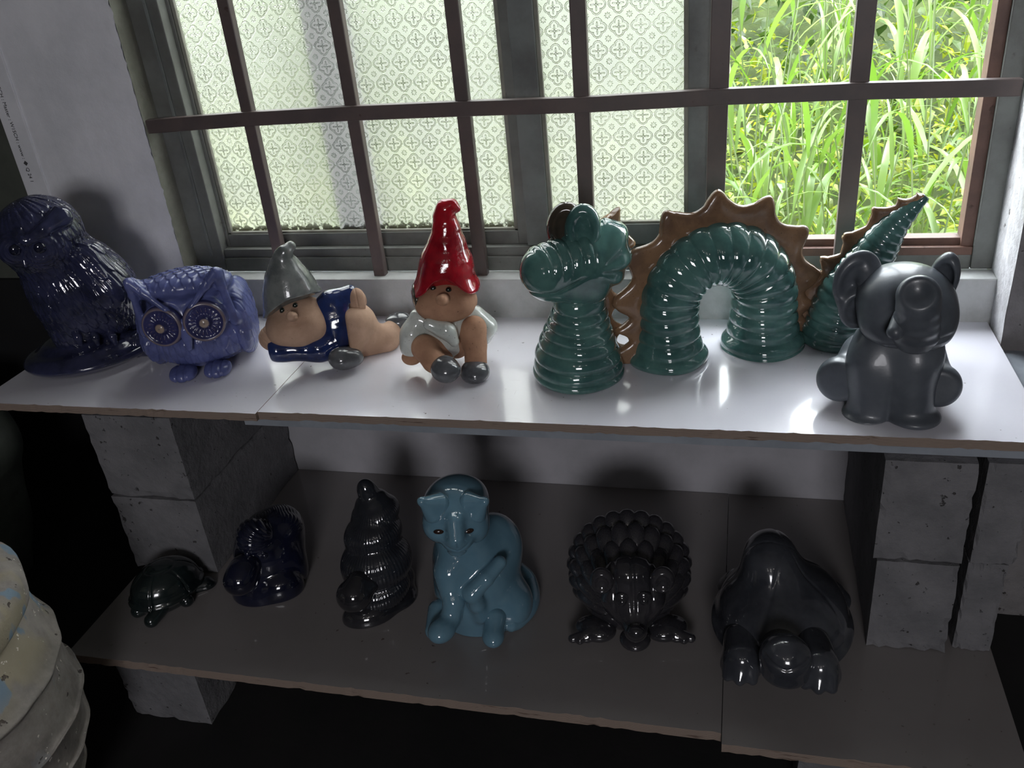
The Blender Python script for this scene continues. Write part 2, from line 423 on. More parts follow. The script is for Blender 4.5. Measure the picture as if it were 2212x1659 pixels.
M['grass'] = leaf_mat('grass_blade', srgb(82, 114, 34), srgb(112, 140, 60))
M['stem'] = leaf_mat('grass_stem', srgb(104, 124, 68), srgb(126, 140, 92), .2)
M['leafy'] = leaf_mat('bank_leaf', srgb(66, 102, 18), srgb(150, 158, 44))
M['leafy_dark'] = leaf_mat('hedge_leaf', srgb(40, 62, 24), srgb(88, 112, 46))
# ------------------------------------------------------------------ the setting
def struct(o): o['kind'] = 'structure'; return o
struct(boxes('floor', [(-4, 3.2, -5.4, 0.2, -.1, 0)], M['floor']))
struct(boxes('ceiling', [(-4, 3.2, -5.4, 0.75, 2.7, 2.8)], M['room']))  # slab runs on outside as an unseen eave, added to shade the window
struct(boxes('wall_front', [(-4, 3.2, -5.5, -5.4, 0, 2.7)], M['room']))
wl = struct(boxes('wall_left', [(-4.0, -1.652, .16, .26, 0, 2.7), (-4.1, -4.0, -5.4, .26, 0, 2.7)], M['dark_wall']))
boxes('dado', [(-4.0, -1.655, .145, .16, 0, .7)], M['dado'], wl)
# window wall: white plaster pier on the left, low white wall under the ledge, header above
def rough_grid(name, x0, x1, z0, z1, y, nx, nz, amp, mat, parent, axis='y', yb=None, edge=0.0, seed=1):
    """an unevenly trowelled wall face with real relief"""
    rng = np.random.RandomState(seed)
    def fld(nx, nz):
        f = np.zeros((nx, nz))
        for k, w in ((6, 1.0), (14, .6), (30, .35)):
            g = rng.rand(k+2, k+2); u = np.linspace(0, k, nx); v = np.linspace(0, k, nz)
            i = np.minimum(u.astype(int), k); j = np.minimum(v.astype(int), k); s = sst(u-i, 0, 1)[:, None]; t = sst(v-j, 0, 1)[None]
            f += w*(g[i][:, j]*(1-s)*(1-t)+g[i+1][:, j]*s*(1-t)+g[i][:, j+1]*(1-s)*t+g[i+1][:, j+1]*s*t)
        return f-f.mean()
    f = fld(nx, nz)*amp
    a = np.linspace(x0, x1, nx)[:, None]*np.ones((1, nz)); b = np.ones((nx, 1))*np.linspace(z0, z1, nz)[None]
    if edge: a[-1] += rng.normal(0, edge, nz)
    V = np.stack([a, y+f, b], -1) if axis == 'y' else np.stack([y+f, a, b], -1)
    i = np.arange(nx-1)[:, None]*nz+np.arange(nz-1)[None]
    Q = np.stack([i, i+nz, i+nz+1, i+1], -1).reshape(-1, 4)
    return mk(name, V.reshape(-1, 3), Q, mat, parent, True)
wb = struct(boxes('wall_back', [(-1.652, -1.29, .006, .2, 0, 2.7), (-1.29, .50, 0.002, .2, 0, .745), (-1.29, .5, .03, .2, 1.95, 2.7)], M['plaster']))
rough_grid('pier_face', -1.652, -1.286, .66, 2.0, 0.0, 60, 160, .0016, M['plaster'], wb, edge=.0012, seed=3)
rough_grid('pier_return', 0.0, .07, .76, 1.95, -1.286, 8, 120, .0012, M['cement'], wb, axis='x', seed=4)
boxes('ledge', [(-1.29, .492, -.001, .05, .60, .760)], M['ledge'], wb, bevel=.004)
M['shaded_paint'] = matte('shaded_white_paint', srgb(182, 180, 186), srgb(166, 165, 170), .8, 5, None, .3, .003, bs=3)  # shade under the shelf put into a darker copy of the wall white
boxes('low_wall_face', [(-1.29, .492, -.0015, .01, 0.1, .645)], M['shaded_paint'], wb)
wr = struct(boxes('wall_right', [(.493, 3.2, -.09, .2, 0, 2.7), (3.2, 3.3, -5.4, .2, 0, 2.7)], M['cement']))
rough_grid('return_face', -.093, .055, .64, 2.0, .490, 24, 200, .004, M['rough_plaster'], wr, axis='x', seed=5)
rough_grid('front_face', .490, 1.1, .0, 2.0, -.0925, 60, 200, .004, M['rough_dark'], wr, seed=6)
# corner bead on the pier edge with its line of print
tr = struct(boxes('trim_1', [(-1.655, -1.592, -.0045, .03, .66, 2.0)], M['plaster'], bevel=.002))
def text(body, loc, size, mat, parent, rot):
    cu = bpy.data.curves.new('print', 'FONT'); cu.body = body; cu.size = size; cu.extrude = .0002; cu.align_x = 'LEFT'
    to = bpy.data.objects.new('t', cu); C.objects.link(to)
    dg = bpy.context.evaluated_depsgraph_get(); me = bpy.data.meshes.new_from_object(to.evaluated_get(dg))
    bpy.data.objects.remove(to)
    o = link('printed_text', me, mat, parent); o.location = loc; o.rotation_euler = rot; return o
M['ink'] = matte('black_ink', (.06, .06, .065), (.08, .08, .085), .6, 5)
text('SECH : Master : W1SCH : www : \u25c6 Q 24 1', (-1.632, -.0052, 1.235), .0125, M['ink'], tr, (PI/2, PI/2, 0))
# ---- window
win = struct(boxes('window_1', [(-1.286, -1.21, .055, .12, .76, 1.95), (.452, .4925, .05, .12, .76, 1.95), (-1.21, .452, .055, .12, .758, .792), (-1.29, .4925, .05, .12, 1.9, 1.96)], M['frame'], bevel=.003))
boxes('sill_rail', [(-1.21, -.05, .062, .12, .791, .812)], M['frame'], win, bevel=.002)
boxes('jamb_bead', [(-1.243, -1.236, .050, .058, .80, 1.9)], M['sash'], win, bevel=.001)
def sash(x0, x1, y, st, zb, mat, label):
    fr = boxes('sash', [(x0, x0+st[0], y, y+.03, zb, 1.9), (x1-st[1], x1, y, y+.03, zb, 1.9), (x0+st[0], x1-st[1], y, y+.03, zb, zb+.045), (x0+st[0], x1-st[1], y, y+.03, 1.86, 1.9)], mat, win, bevel=.002)
    fr['label'] = label
    boxes('putty_bead', [(x0+st[0], x0+st[0]+.009, y+.004, y+.014, zb+.04, 1.86), (x1-st[1]-.009, x1-st[1], y+.004, y+.014, zb+.04, 1.86), (x0+st[0], x1-st[1], y+.004, y+.014, zb+.038, zb+.05)], M['cement'], fr, bevel=.002)
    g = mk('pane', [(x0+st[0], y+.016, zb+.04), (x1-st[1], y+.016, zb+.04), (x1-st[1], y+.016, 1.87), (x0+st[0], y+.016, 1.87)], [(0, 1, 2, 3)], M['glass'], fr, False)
    return fr
sash(-1.225, -.445, .085, (.022, .030), .797, M['frame'], 'fixed sash with patterned glass at the left')
sash(-.450, -.052, .062, (.052, .048), .815, M['sash'], 'sliding sash with patterned glass in the middle')
# rusty track round the open bay
boxes('track', [(-.055, .452, .054, .068, .788, .805), (-.055, .440, .070, .10, .79, .819), (.430, .4525, .060, .10, .80, 1.9)], M['rust'], win, bevel=.0015)
# ---- security grille
gr = empty('window_grille', (-.4, .03, .76)); tag(gr, 'brown painted window grille of upright bars and one crossbar in front of the panes', 'grille')
def bar(pts, w, d, nm='bar'):
    P = np.array(pts); V = []; 
    for p in P: V += [p+np.array(o)-np.array([-.4, .03, .76]) for o in ((-w/2, -d/2, 0), (w/2, -d/2, 0), (w/2, d/2, 0), (-w/2, d/2, 0))]
    F = [(0, 3, 2, 1)]
    for i in range(len(P)-1):
        for j in range(4): F.append((4*i+j, 4*i+(j+1) % 4, 4*i+4+(j+1) % 4, 4*i+4+j))
    e = 4*(len(P)-1); F.append((e, e+1, e+2, e+3))
    o = mk(nm, V, F, M['bar'], gr, False)
    b = o.modifiers.new('bevel', 'BEVEL'); b.width = .002; b.segments = 2
for x0, x1, w in ((-1.043, -1.032, .027), (-.796, -.792, .028), (-.553, -.546, .029), (-.309, -.297, .031), (-.047, -.029, .037), (.207, .215, .034)):
    bar([(x0, .03, .752), (x1, .03, 1.9)], w, .02)
def hbar():
    zs = [(-1.29, 1.121), (-1.04, 1.127), (-.79, 1.128), (-.55, 1.126), (-.30, 1.122), (-.03, 1.124), (.21, 1.122), (.478, 1.115)]
    V = []; F = []
    for x, z in zs: V += [(x+.4, y, z+dz-.76) for y, dz in ((-.022, -.015), (-.022, .015), (-.003, .015), (-.003, -.015))]
    for i in range(len(zs)-1):
        for j in range(4): F.append((4*i+j, 4*i+4+j, 4*i+4+(j+1) % 4, 4*i+(j+1) % 4))
    F.append((0, 1, 2, 3)); e = 4*(len(zs)-1); F.append((e+3, e+2, e+1, e))
    o = mk('crossbar', V, F, M['bar'], gr, False); b = o.modifiers.new('bevel', 'BEVEL'); b.width = .002; b.segments = 2
hbar()
# ------------------------------------------------------------------ shelves and blocks
def board(name, label, x0, x1, y0, y1, ztop, th, top, rot=0.0, cat='shelf', mats=None, tilt=0.0, nick=True, dx0=0.0):
    rng = random.Random(name+label)
    bm = bmesh.new(); n = max(8, int((x1-x0)/.012)); rows = []
    for i in range(n+1):
        x = x0+(x1-x0)*i/n; j = (rng.random()**6)*.003 if nick and 0 < i < n else 0
        k = (rng.random()**5)*.004 if nick and 0 < i < n else 0
        rows.append([bm.verts.new((x, y0+j, 0)), bm.verts.new((x+dx0*(i == 0), y1, 0)), bm.verts.new((x, y0+k*.5, -th+k*.4)), bm.verts.new((x+dx0*(i == 0), y1, -th))])
    for a, b in zip(rows[:-1], rows[1:]):
        bm.faces.new((a[0], b[0], b[1], a[1])); f = bm.faces.new((a[2], b[2], b[0], a[0])); f.material_index = 1
        f = bm.faces.new((a[1], b[1], b[3], a[3])); f.material_index = 1; bm.faces.new((a[3], b[3], b[2], a[2]))
    for r, fl in ((rows[0], 0), (rows[-1], 1)):
        f = bm.faces.new((r[0], r[1], r[3], r[2])); f.material_index = 1
    bmesh.ops.recalc_face_normals(bm, faces=bm.faces[:])
    me = bpy.data.meshes.new(name); bm.to_mesh(me); bm.free()
    o = link(name, me, [top, M['ply']]); o.location = (0, 0, ztop); o.rotation_euler = (0, tilt, 0)
    return tag(o, label, cat)
board('shelf_board', 'short white laminated plywood board at the left end of the upper shelf', -1.54, -.8872, -.457, -.001, ZU, .017, M['lam'])
board('shelf_board', 'long white laminated plywood board of the upper shelf under the green serpent', -.8860, .486, -.450, -.001, ZU, .017, M['lam'])
ub = board('support_plank', 'grey plank lying under the front edge of the upper shelf', -.93, .62, -.436, -.03, ZU-.0172, .022, M['steel'], nick=False, cat='plank')
ub.data.materials[1] = M['steel']
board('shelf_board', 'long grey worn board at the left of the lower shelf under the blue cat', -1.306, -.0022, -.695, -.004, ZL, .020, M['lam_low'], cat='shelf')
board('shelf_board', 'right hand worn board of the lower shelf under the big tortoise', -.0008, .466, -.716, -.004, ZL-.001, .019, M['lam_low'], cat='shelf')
def block(label, x0, x1, y0, y1, z0, z1, seed, amp=.0022):
    rng = np.random.RandomState(seed); bm = bmesh.new()
    g = bmesh.ops.create_cube(bm, size=1.0)
    for v in g['verts']: v.co = Vector((x0+(v.co.x+.5)*(x1-x0), y0+(v.co.y+.5)*(y1-y0), z0+(v.co.z+.5)*(z1-z0)))
    bmesh.ops.subdivide_edges(bm, edges=bm.edges[:], cuts=11, use_grid_fill=True)
    for v in bm.verts:
        c = v.co; n = sum((abs(c[k]-lim) < 1e-5) for k, lim in ((0, x0), (0, x1), (1, y0), (1, y1), (2, z0), (2, z1)))
        s = amp*(1.4 if n > 1 else .5)
        d = Vector(((x0+x1)/2, (y0+y1)/2, (z0+z1)/2))-c; d.normalize()
        v.co = c+d*abs(rng.normal(0, s))*(1 if n > 1 else .5)
    me = bpy.data.meshes.new('concrete_block'); bm.to_mesh(me); bm.free()
    return tag(link('concrete_block', me, M['block'], None, False), label, 'block', None)
PZ = ZU-.0397
block('pale concrete block, upper one of the left pillar, right under the shelf', -1.321, -1.111, -.425, -.008, ZL+.2035, PZ, 1)
block('pale concrete block, lower one of the left pillar, behind the small dark turtle', -1.321, -1.111, -.425, -.008, ZL+.0005, ZL+.2, 2)
block('pale concrete block on the floor holding up the lower shelf at the left', -1.25, -1.06, -.648, -.25, 0.0005, .1995, 3)
block('wide pale concrete block, upper one of the right pillar', .245, .386, -.458, -.008, ZL+.2055, PZ, 4)
block('wide pale concrete block, lower one of the right pillar, standing on the shelf', .252, .386, -.458, -.008, ZL-.0005, ZL+.2, 5)
block('narrow pale concrete block, upper one at the far right of the right pillar', .400, .470, -.452, -.008, ZL+.2055, PZ, 6)
block('narrow pale concrete block, lower one at the right end of the lower shelf', .400, .462, -.445, -.008, ZL-.0005, ZL+.2, 7)
block('concrete block in the dark under the right end of the lower shelf', .13, .32, -.64, -.25, 0.0005, .1995, 8)
# ------------------------------------------------------------------ glazes
M['navy'] = glaze('navy_glaze', srgb(50, 53, 82), srgb(34, 37, 58), .10, 22, None, .12, .8, (.53, .60), srgb(76, 84, 120))
M['navy_dk'] = glaze('dark_navy_glaze', srgb(26, 29, 50), srgb(17, 19, 34), .10, 20, None, .1, .8)
M['peri'] = glaze('periwinkle_glaze', srgb(98, 106, 160), srgb(76, 83, 130), .26, 20, None, .15, .25, (.53, .60), srgb(118, 110, 118))
M['peri_eye'] = glaze('dark_eye_glaze', srgb(58, 60, 108), srgb(46, 46, 84), .22, 20, None, .1, .3, (.53, .60), srgb(180, 160, 140))
M['green'] = glaze('teal_green_glaze', srgb(84, 122, 116), srgb(58, 92, 90), .07, 16, None, .10, .9, (.54, .66), srgb(128, 170, 156))
M['crest'] = glaze('honey_brown_glaze', srgb(136, 106, 80), srgb(108, 84, 66), .22, 20, srgb(84, 64, 52), .25, .4, (.54, .62), srgb(196, 150, 96))
M['brown_dk'] = glaze('dark_brown_glaze', srgb(74, 64, 52), srgb(54, 50, 44), .1, 20, None, .1, .8)
M['red'] = glaze('red_glaze', srgb(172, 26, 40), srgb(128, 18, 32), .10, 22, None, .25, .8, (.56, .7), srgb(190, 120, 60))
M['white_gl'] = glaze('white_speckled_glaze', srgb(206, 210, 204), srgb(182, 188, 182), .16, 20, srgb(110, 100, 90), .15, .7)
M['grey_gl'] = glaze('grey_hat_glaze', srgb(122, 126, 124), srgb(92, 97, 97), .20, 24, None, .3, .6)
M['shoe'] = glaze('gunmetal_glaze', srgb(96, 98, 102), srgb(72, 74, 78), .16, 22, None, .2, .6)
M['blue_gl'] = glaze('royal_blue_glaze', srgb(38, 54, 104), srgb(26, 36, 74), .10, 22, None, .12, .8)
M['eye_gl'] = glaze('black_green_eye_glaze', srgb(38, 46, 40), srgb(24, 30, 28), .1, 40)
M['terra'] = matte('bare_terracotta', srgb(186, 154, 132), srgb(166, 134, 112), .85, 16, srgb(120, 84, 64), .35, .0015, 9, (.70, .76), 8)
M['terra_or'] = matte('orange_terracotta', srgb(180, 138, 110), srgb(154, 114, 90), .85, 16, srgb(92, 62, 48), .4, .0015, 8, (.68, .75), 8)
M['charcoal'] = glaze('charcoal_satin_glaze', srgb(92, 97, 104), srgb(74, 79, 86), .36, 12, None, .15, .15, (.53, .60), srgb(132, 134, 138))
M['catblue'] = glaze('grey_blue_glaze', srgb(104, 140, 158), srgb(80, 114, 134), .08, 12, None, .06, .9, (.46, .52), srgb(104, 140, 158))
M['cat_eye'] = glaze('brown_eye_glaze', srgb(52, 36, 30), srgb(36, 26, 24), .08, 40)
M['black_gl'] = glaze('black_brown_glaze', srgb(46, 45, 49), srgb(34, 34, 38), .08, 18, None, .08, .9)
M['hog'] = glaze('dark_brown_spine_glaze', srgb(54, 52, 56), srgb(40, 40, 44), .10, 18, None, .1, .8)
M['tort'] = glaze('dark_grey_tortoise_glaze', srgb(66, 68, 74), srgb(48, 50, 56), .14, 14, None, .1, .7)
M['turt'] = glaze('black_green_glaze', srgb(28, 38, 38), srgb(18, 24, 26), .16, 18, None, .1, .7)
M['shell_gl'] = glaze('blue_black_shell_glaze', srgb(44, 46, 52), srgb(32, 34, 40), .08, 16, None, .08, .9)

def A(*a): return np.array(a, float)
# ------------------------------------------------------------------ tall navy owl
F = Fig('owl_figurine', 'tall glossy navy owl perched on a round base at the left end', 'owl', 212, 772, ZU)
q, m = F.q, F.m
bc = q(180, 622, .0); hc = q(84, 507, -.03); Rb = rotm(0, -24, 0)
ax = (hc-bc)/np.linalg.norm(hc-bc); tl = q(306, 706, .02)
sd = np.cross(ax, A(0, 1, 0)); sd /= np.linalg.norm(sd)
be = q(52, 556, -.085)
def owl_body(P):
    d = sm(.035, ell(P, bc, (.100, .095, .135), rotm(0, -27, 0)), ell(P, hc, (.084, .082, .074), rotm(0, -18, 0)))
    d = smin(d, rc(P, bc+A(.04, .03, -.03), tl, .062, .016), .03)
    d = smin(d, rc(P, q(150, 660, -.02), q(170, 735, -.02), .06, .045), .02)
    r = P-bc.astype(f32); v = r @ ax.astype(f32); th = np.arctan2(-r[:, 1], r @ sd.astype(f32))
    f = scallop(th*.095, v+.3, .023, .023)
    hd = P-hc.astype(f32)
    face = np.exp(-((hd[:, 0]+.045)**2+(hd[:, 1]+.055)**2+(hd[:, 2]+.012)**2)/.045**2)
    d = d-(f*.0055)*(1-np.clip(face*1.3, 0, 1))*sst(P[:, 2], .05, .075)
    # brow pads
    d = smin(d, chain(P, [(q(58, 520, -.108), .010), (q(95, 495, -.112), .014), (q(132, 468, -.088), .023)], .004), .005)
    d = smin(d, rc(P, q(50, 518, -.105), q(2, 502, -.03), .010, .018), .006)
    # facial discs
    for e in (q(86, 537, -.098), q(34, 541, -.088)):
        rr = np.sqrt(((P-e.astype(f32))**2).sum(1))
        d = smin(d, ell(P, e+A(0, .012, 0), (.034, .022, .034)), .008)-.0016*np.cos(rr*900)*np.exp(-(rr/.03)**2)
    return d
F.part('body', owl_body, (-.26, -.16, 0), (.16, .14, .40), .0023, M['navy'])
def owl_wing(P):
    c0 = q(190, 560, -.07); c1 = q(300, 702, -.025)
    d = chain(P, [(c0, .038), (q(232, 620, -.078), .045), (c1, .012)], .02)
    r = P-bc.astype(f32); v = r @ ax.astype(f32); th = np.arctan2(-r[:, 1], r @ sd.astype(f32))
    return d-.006*scallop(th*.095+.01, v*1.0+.31, .02, .03)
F.part('wing', owl_wing, (-.08, -.14, .02), (.16, .04, .34), .0023, M['navy'])
F.part('beak', lambda P: rc(P, be, q(55, 574, -.095), .011, .004), (-.25, -.14, .1), (-.1, -.04, .3), .0015, M['navy'])
for ex, ey, dv in ((86, 535, -.121), (33, 540, -.112)):
    e = F.hit(owl_body, ex, ey); F.part('eye', lambda P, e=e: ell(P, e, (.0115, .007, .0115)), e-.016, e+.016, .0015, M['navy_dk'])
for fx, fy, dv in ((168, 728, -.085), (205, 728, -.08), (243, 727, -.075)):
    e = q(fx, fy, dv); F.part('claw', lambda P, e=e: sm(.006, rc(P, e+A(0, .02, .01), e, .013, .009), rc(P, e, e+A(.001, -.006, -.015), .008, .005)), e-.04, e+.04, .0018, M['navy'])
def owl_base(P):
    d = ell(P, (0, .0, .024), (.148, .118, .030)); d = smin(d, ell(P, (0, .0, .03), (.115, .09, .042)), .02)
    th = np.arctan2(P[:, 1]*1.25, P[:, 0]); rr = np.sqrt(P[:, 0]**2+(P[:, 1]*1.25)**2)
    return d-.0016*np.sin(rr*150+th*2)*sst(rr, .03, .08)
F.part('base', owl_base, (-.16, -.13, 0), (.16, .13, .09), .0022, M['navy'])
le = q(316, 742, -.066)
def owl_log(P):
    d = rc(P, q(180, 745, .0), le, .036, .030); rr = np.sqrt(((P-le.astype(f32))**2).sum(1))
    return d-.0022*np.cos(rr*700)*np.exp(-(rr/.035)**2)
F.part('log', owl_log, (-.09, -.1, 0), (.16, .06, .1), .002, M['navy'])
# ------------------------------------------------------------------ squat periwinkle owl
F = Fig('owl_figurine', 'squat matt periwinkle owl with big round starburst eyes beside the tall navy owl', 'owl', 452, 778, ZU)
q, m = F.q, F.m
a2 = math.radians(-17); R2 = rotm(0, 0, -17)
def own(P): return (P @ np.asarray(R2, f32))
eL, eR = (A(-.042, -.088, .130), A(.042, -.088, .130))
def owl2(P):
    p = own(P); x, y, z = p[:, 0], p[:, 1], p[:, 2]; xa = np.abs(x); pa = p.copy(); pa[:, 0] = xa
    d = sm(.03, ell(p, (0, .012, .080), (.104, .096, .082)), ell(p, (0, .0, .135), (.098, .086, .070)))
    d = smin(d, ell(p, (0, -.018, .182), (.096, .078, .032), rotm(-14, 0, 0)), .014)      # the flat scaly cap
    d = smin(d, rc(pa, (.046, -.050, .182), (.086, -.078, .222), .024, .006), .012)       # ear corners
    d = smax(d, -ell(pa, (.056, -.126, .176), (.036, .036, .042), rotm(0, 35, 0)), .010)
    d = smin(d, chain(pa, [((0, -.098, .128), .008), ((.026, -.099, .166), .006), ((.084, -.086, .226), .0055)], .003), .008)
    d = smin(d, rc(pa, (.086, -.078, .220), (.092, -.062, .110), .006, .010), .012)
    d = smin(d, ell(pa, (.042, -.074, .130), (.043, .026, .043)), .006)
    d = smin(d, ell(pa, (.090, .022, .090), (.026, .080, .084), rotm(0, 0, 6)), .014)
    d = smin(d, ell(p, (0, .014, .048), (.100, .088, .046)), .02)
    top = sst(z-.35*np.maximum(0, -y-.04), .166, .182)*sst(y, -.112, -.09)*sst(.9*z-.55*xa, .108, .120)
    d = d-.005*scallop(x+.011, y*1.05+.2, .022, .020, 0)*top
    side = sst(xa, .080, .096)*(1-sst(z, .15, .17))*sst(y, -.06, -.04)
    d = d-.0045*scallop(y+.006, z+.3, .024, .022, .3)*side
    chest = (1-sst(z, .076, .088))*sst(-y, .03, .055)*sst(z, .022, .034)
    return d-.005*scallop(x+.012, z+.31, .028, .024, .35)*chest
F.part('body', owl2, 0, 0, .002, M['peri'])
def star_eye(c):
    V = []; Fc = []; n = 96; rings = [(0, .016), (.006, .0155), (.0105, .0125), (.0135, .007), (.0155, .0035), (.018, .003), (.024, .0035), (.029, .0038), (.0325, .0035), (.0345, .006), (.0375, .0075), (.041, .005), (.043, -.006)]
    for r, h in rings:
        for k in range(n):
            t = 2*PI*k/n; rib = (.0028*max(0, math.cos(t*20))**3 if .016 < r < .032 else 0)
            V.append((r*math.cos(t), -(h+rib), r*math.sin(t)))
    for i in range(len(rings)-1):
        for k in range(n): Fc.append((i*n+k, (i+1)*n+k, (i+1)*n+(k+1) % n, i*n+(k+1) % n))
    o = mk('eye', V, Fc, M['peri_eye'], F.o); o.location = c; return o
for sx, ec in ((-1, eL), (1, eR)):
    e = star_eye(np.asarray(R2) @ (ec+A(0, -.010, 0))); e.rotation_euler = (math.radians(-4), 0, a2+math.radians(10*sx))
F.part('beak', lambda P: rc(own(P), (0, -.098, .118), (0, -.104, .078), .014, .006), 0, 0, .0018, M['peri'])
def foot2(P, sx):
    p = own(P); d = ell(p, (.036*sx, -.076, .012), (.031, .032, .017))
    return d+.0022*np.maximum(0, np.cos((p[:, 0]-.036*sx)*330+PI))**2
for sx in (-1, 1): F.part('foot', lambda P, sx=sx: foot2(P, sx), 0, 0, .0018, M['peri'])
# ------------------------------------------------------------------ gnome lying down
F = Fig('gnome_figurine', 'gnome lying on its side with grey hat and blue shirt, head propped on one hand', 'gnome', 722, 772, ZU)
q, m = F.q, F.m
def ge(px, py, dv, rx, ry=None, rz=None, rot=None): return (q(px, py, dv), (rx, ry or rx, rz or rx), rot)
def E(P, t): return ell(P, t[0], t[1], t[2])
Rt = rotm(0, -16, 0)
def g1_hat(P):
    hb = q(632, 660, .0)
    d = chain(P, [(q(632, 650, .0), .060), (q(626, 622, .0), .050), (q(618, 592, .0), .034), (q(613, 570, .0), .020), (q(611, 553, -.005), .016)], .02)
    d = smin(d, chain(P, [(q(602, 553, -.012), .010), (q(614, 545, -.01), .013), (q(628, 532, -.002), .0105)], .006), .006)
    up = np.asarray(Rt, f32) @ A(0, 0, 1).astype(f32)
    t = (P-hb.astype(f32)) @ up
    xx = (P-hb.astype(f32)) @ (np.asarray(Rt, f32) @ A(1, 0, 0).astype(f32))
    front = sst(-P[:, 1], .0, .04)
    cut = -(t-.002-.030*np.exp(-((xx-.004)/.060)**2)*front)
    d = smin(d, ell(P, hb-up*.002, (.067, .064, .022), Rt), .015)
    return smax(d, cut, .005)
F.part('hat', g1_hat, (-.18, -.09, .04), (-.0, .09, .27), .0019, M['grey_gl'])
def g1_head(P):
    c = q(645, 700, .0)
    d = ell(P, c, (.070, .056, .056), Rt)
    d = sm(.015, d, ell(P, q(672, 705, -.028), (.034, .034, .032)), ell(P, q(612, 715, -.03), (.032, .032, .028)), ell(P, q(645, 722, -.034), (.026, .028, .022)))
    d = smin(d, rc(P, q(632, 684, -.054), q(628, 683, -.066), .0105, .0095), .006)
    mo = q(640, 707, -.066); r = P-mo.astype(f32)
    d = d+.003*np.exp(-(r[:, 2]/.003)**2-(r[:, 0]/.016)**2)
    return d
F.part('head', g1_head, (-.17, -.1, .0), (.01, .08, .18), .0018, M['terra'])
for ex, ey in ((610, 672), (638, 661)):
    e = F.hit(g1_head, ex, ey, .001); F.part('eye', lambda P, e=e: ell(P, e, (.0056, .005, .007)), e-.01, e+.01, .0012, M['eye_gl'])
def g1_hand(P):
    c = q(597, 728, -.01); d = ell(P, c, (.036, .030, .030))
    th = (P[:, 0]-c[0])*.7+(P[:, 2]-c[2])*.7
    return d+.0018*np.maximum(0, np.cos(th*520))**6*(P[:, 0] < c[0])
F.part('hand', g1_hand, (-.19, -.06, 0), (-.05, .05, .12), .0018, M['terra'])
def g1_shirt(P):
    d = chain(P, [(q(692, 695, .004), .040), (q(725, 690, .006), .054), (q(742, 700, .006), .050)], .02)
    d = smin(d, rc(P, q(715, 655, -.005), q(758, 640, .0), .028, .024), .015)
    d = smin(d, rc(P, q(600, 756, -.03), q(690, 752, -.035), .026, .026), .012)
    d = smin(d, rc(P, q(690, 752, -.035), q(725, 735, -.03), .028, .034), .015)
    x = P[:, 0]-q(700, 690, 0)[0]; d = d-.0005*np.cos(x*150+P[:, 2]*60)
    cut = (P[:, 0]-q(752, 690, 0)[0])-.22*(P[:, 2]-.08); d = smax(d, np.where(P[:, 2] < .125, cut, cut-.012), .006)
    return smax(d, -(P[:, 0]-q(578, 740, 0)[0]), .004)
F.part('shirt', g1_shirt, (-.16, -.09, 0), (.07, .07, .19), .002, M['blue_gl'])
def g1_arm(P):
    d = ell(P, q(771, 650, -.012), (.020, .021, .028)); x = P[:, 0]-q(771, 650, -.012)[0]
    return d+.0015*np.maximum(0, np.cos(x*380))**8*sst(-P[:, 1], .0, .02)
F.part('hand', g1_arm, (.01, -.05, .08), (.09, .03, .18), .0016, M['terra'])
def g1_legs(P):
    d = sm(.02, ell(P, q(770, 702, .0), (.044, .050, .048)), rc(P, q(765, 700, -.035), q(752, 758, -.05), .034, .027), rc(P, q(785, 735, .0), q(832, 735, -.005), .040, .030))
    d = smin(d, rc(P, q(832, 728, .0), q(848, 712, .02), .026, .022), .012)
    return smax(d, -(P[:, 0]-q(743, 700, 0)[0])+.05*(P[:, 2]-.03), .006)
F.part('legs', g1_legs, (.0, -.1, 0), (.15, .06, .15), .002, M['terra'])
F.part('shoe', lambda P: sm(.01, ell(P, q(748, 772, -.072), (.036, .026, .023), rotm(0, 12, 0)), ell(P, q(738, 776, -.078), (.024, .024, .021))), (-.03, -.13, 0), (.08, -.02, .06), .0017, M['shoe'])
F.part('shoe', lambda P: smin(ell(P, q(866, 706, .03), (.026, .026, .030), rotm(0, 30, 0)), ell(P, q(858, 690, .032), (.026, .022, .012)), .01), (.09, -.02, 0), (.2, .08, .12), .0017, M['shoe'])
# ------------------------------------------------------------------ seated gnome
F = Fig('gnome_figurine', 'seated gnome with a tall red pointed hat and white shirt', 'gnome', 962, 788, ZU)
q, m = F.q, F.m
def g2_hat(P):
    d = chain(P, [(q(964, 612, .0), .061), (q(964, 570, .0), .052), (q(965, 530, .0), .037), (q(964, 495, .0), .0265), (q(960, 466, .0), .0205), (q(962, 452, -.004), .018), (q(976, 444, -.008), .012), (q(987, 451, -.010), .0075)], .006)
    d = smin(d, ell(P, q(962, 622, .0), (.0665, .064, .020)), .018)
    c = q(962, 634, 0); x = P[:, 0]-c[0]; fr = sst(-P[:, 1], .0, .04)
    d = smax(d, -(P[:, 2]-c[2]+.000-.048*np.exp(-((x+.004)/.042)**2)*fr), .005)
    n = .0005*np.sin(P[:, 0]*160+P[:, 2]*60)
    return d-n
F.part('hat', g2_hat, (-.08, -.09, .1), (.08, .09, .37), .0019, M['red'])
def g2_head(P):
    d = ell(P, q(962, 648, .0), (.060, .056, .044))
    d = sm(.014, d, ell(P, q(932, 657, -.026), (.030, .032, .026)), ell(P, q(990, 657, -.026), (.032, .032, .026)), ell(P, q(960, 668, -.028), (.026, .028, .018)))
    d = smin(d, rc(P, q(958, 646, -.054), q(953, 648, -.067), .0115, .0105), .005)
    return sm(.006, d, ell(P, q(1018, 648, .005), (.012, .014, .02)), ell(P, q(905, 650, .005), (.012, .014, .02)))
F.part('head', g2_head, (-.08, -.09, .06), (.08, .08, .21), .0018, M['terra_or'])
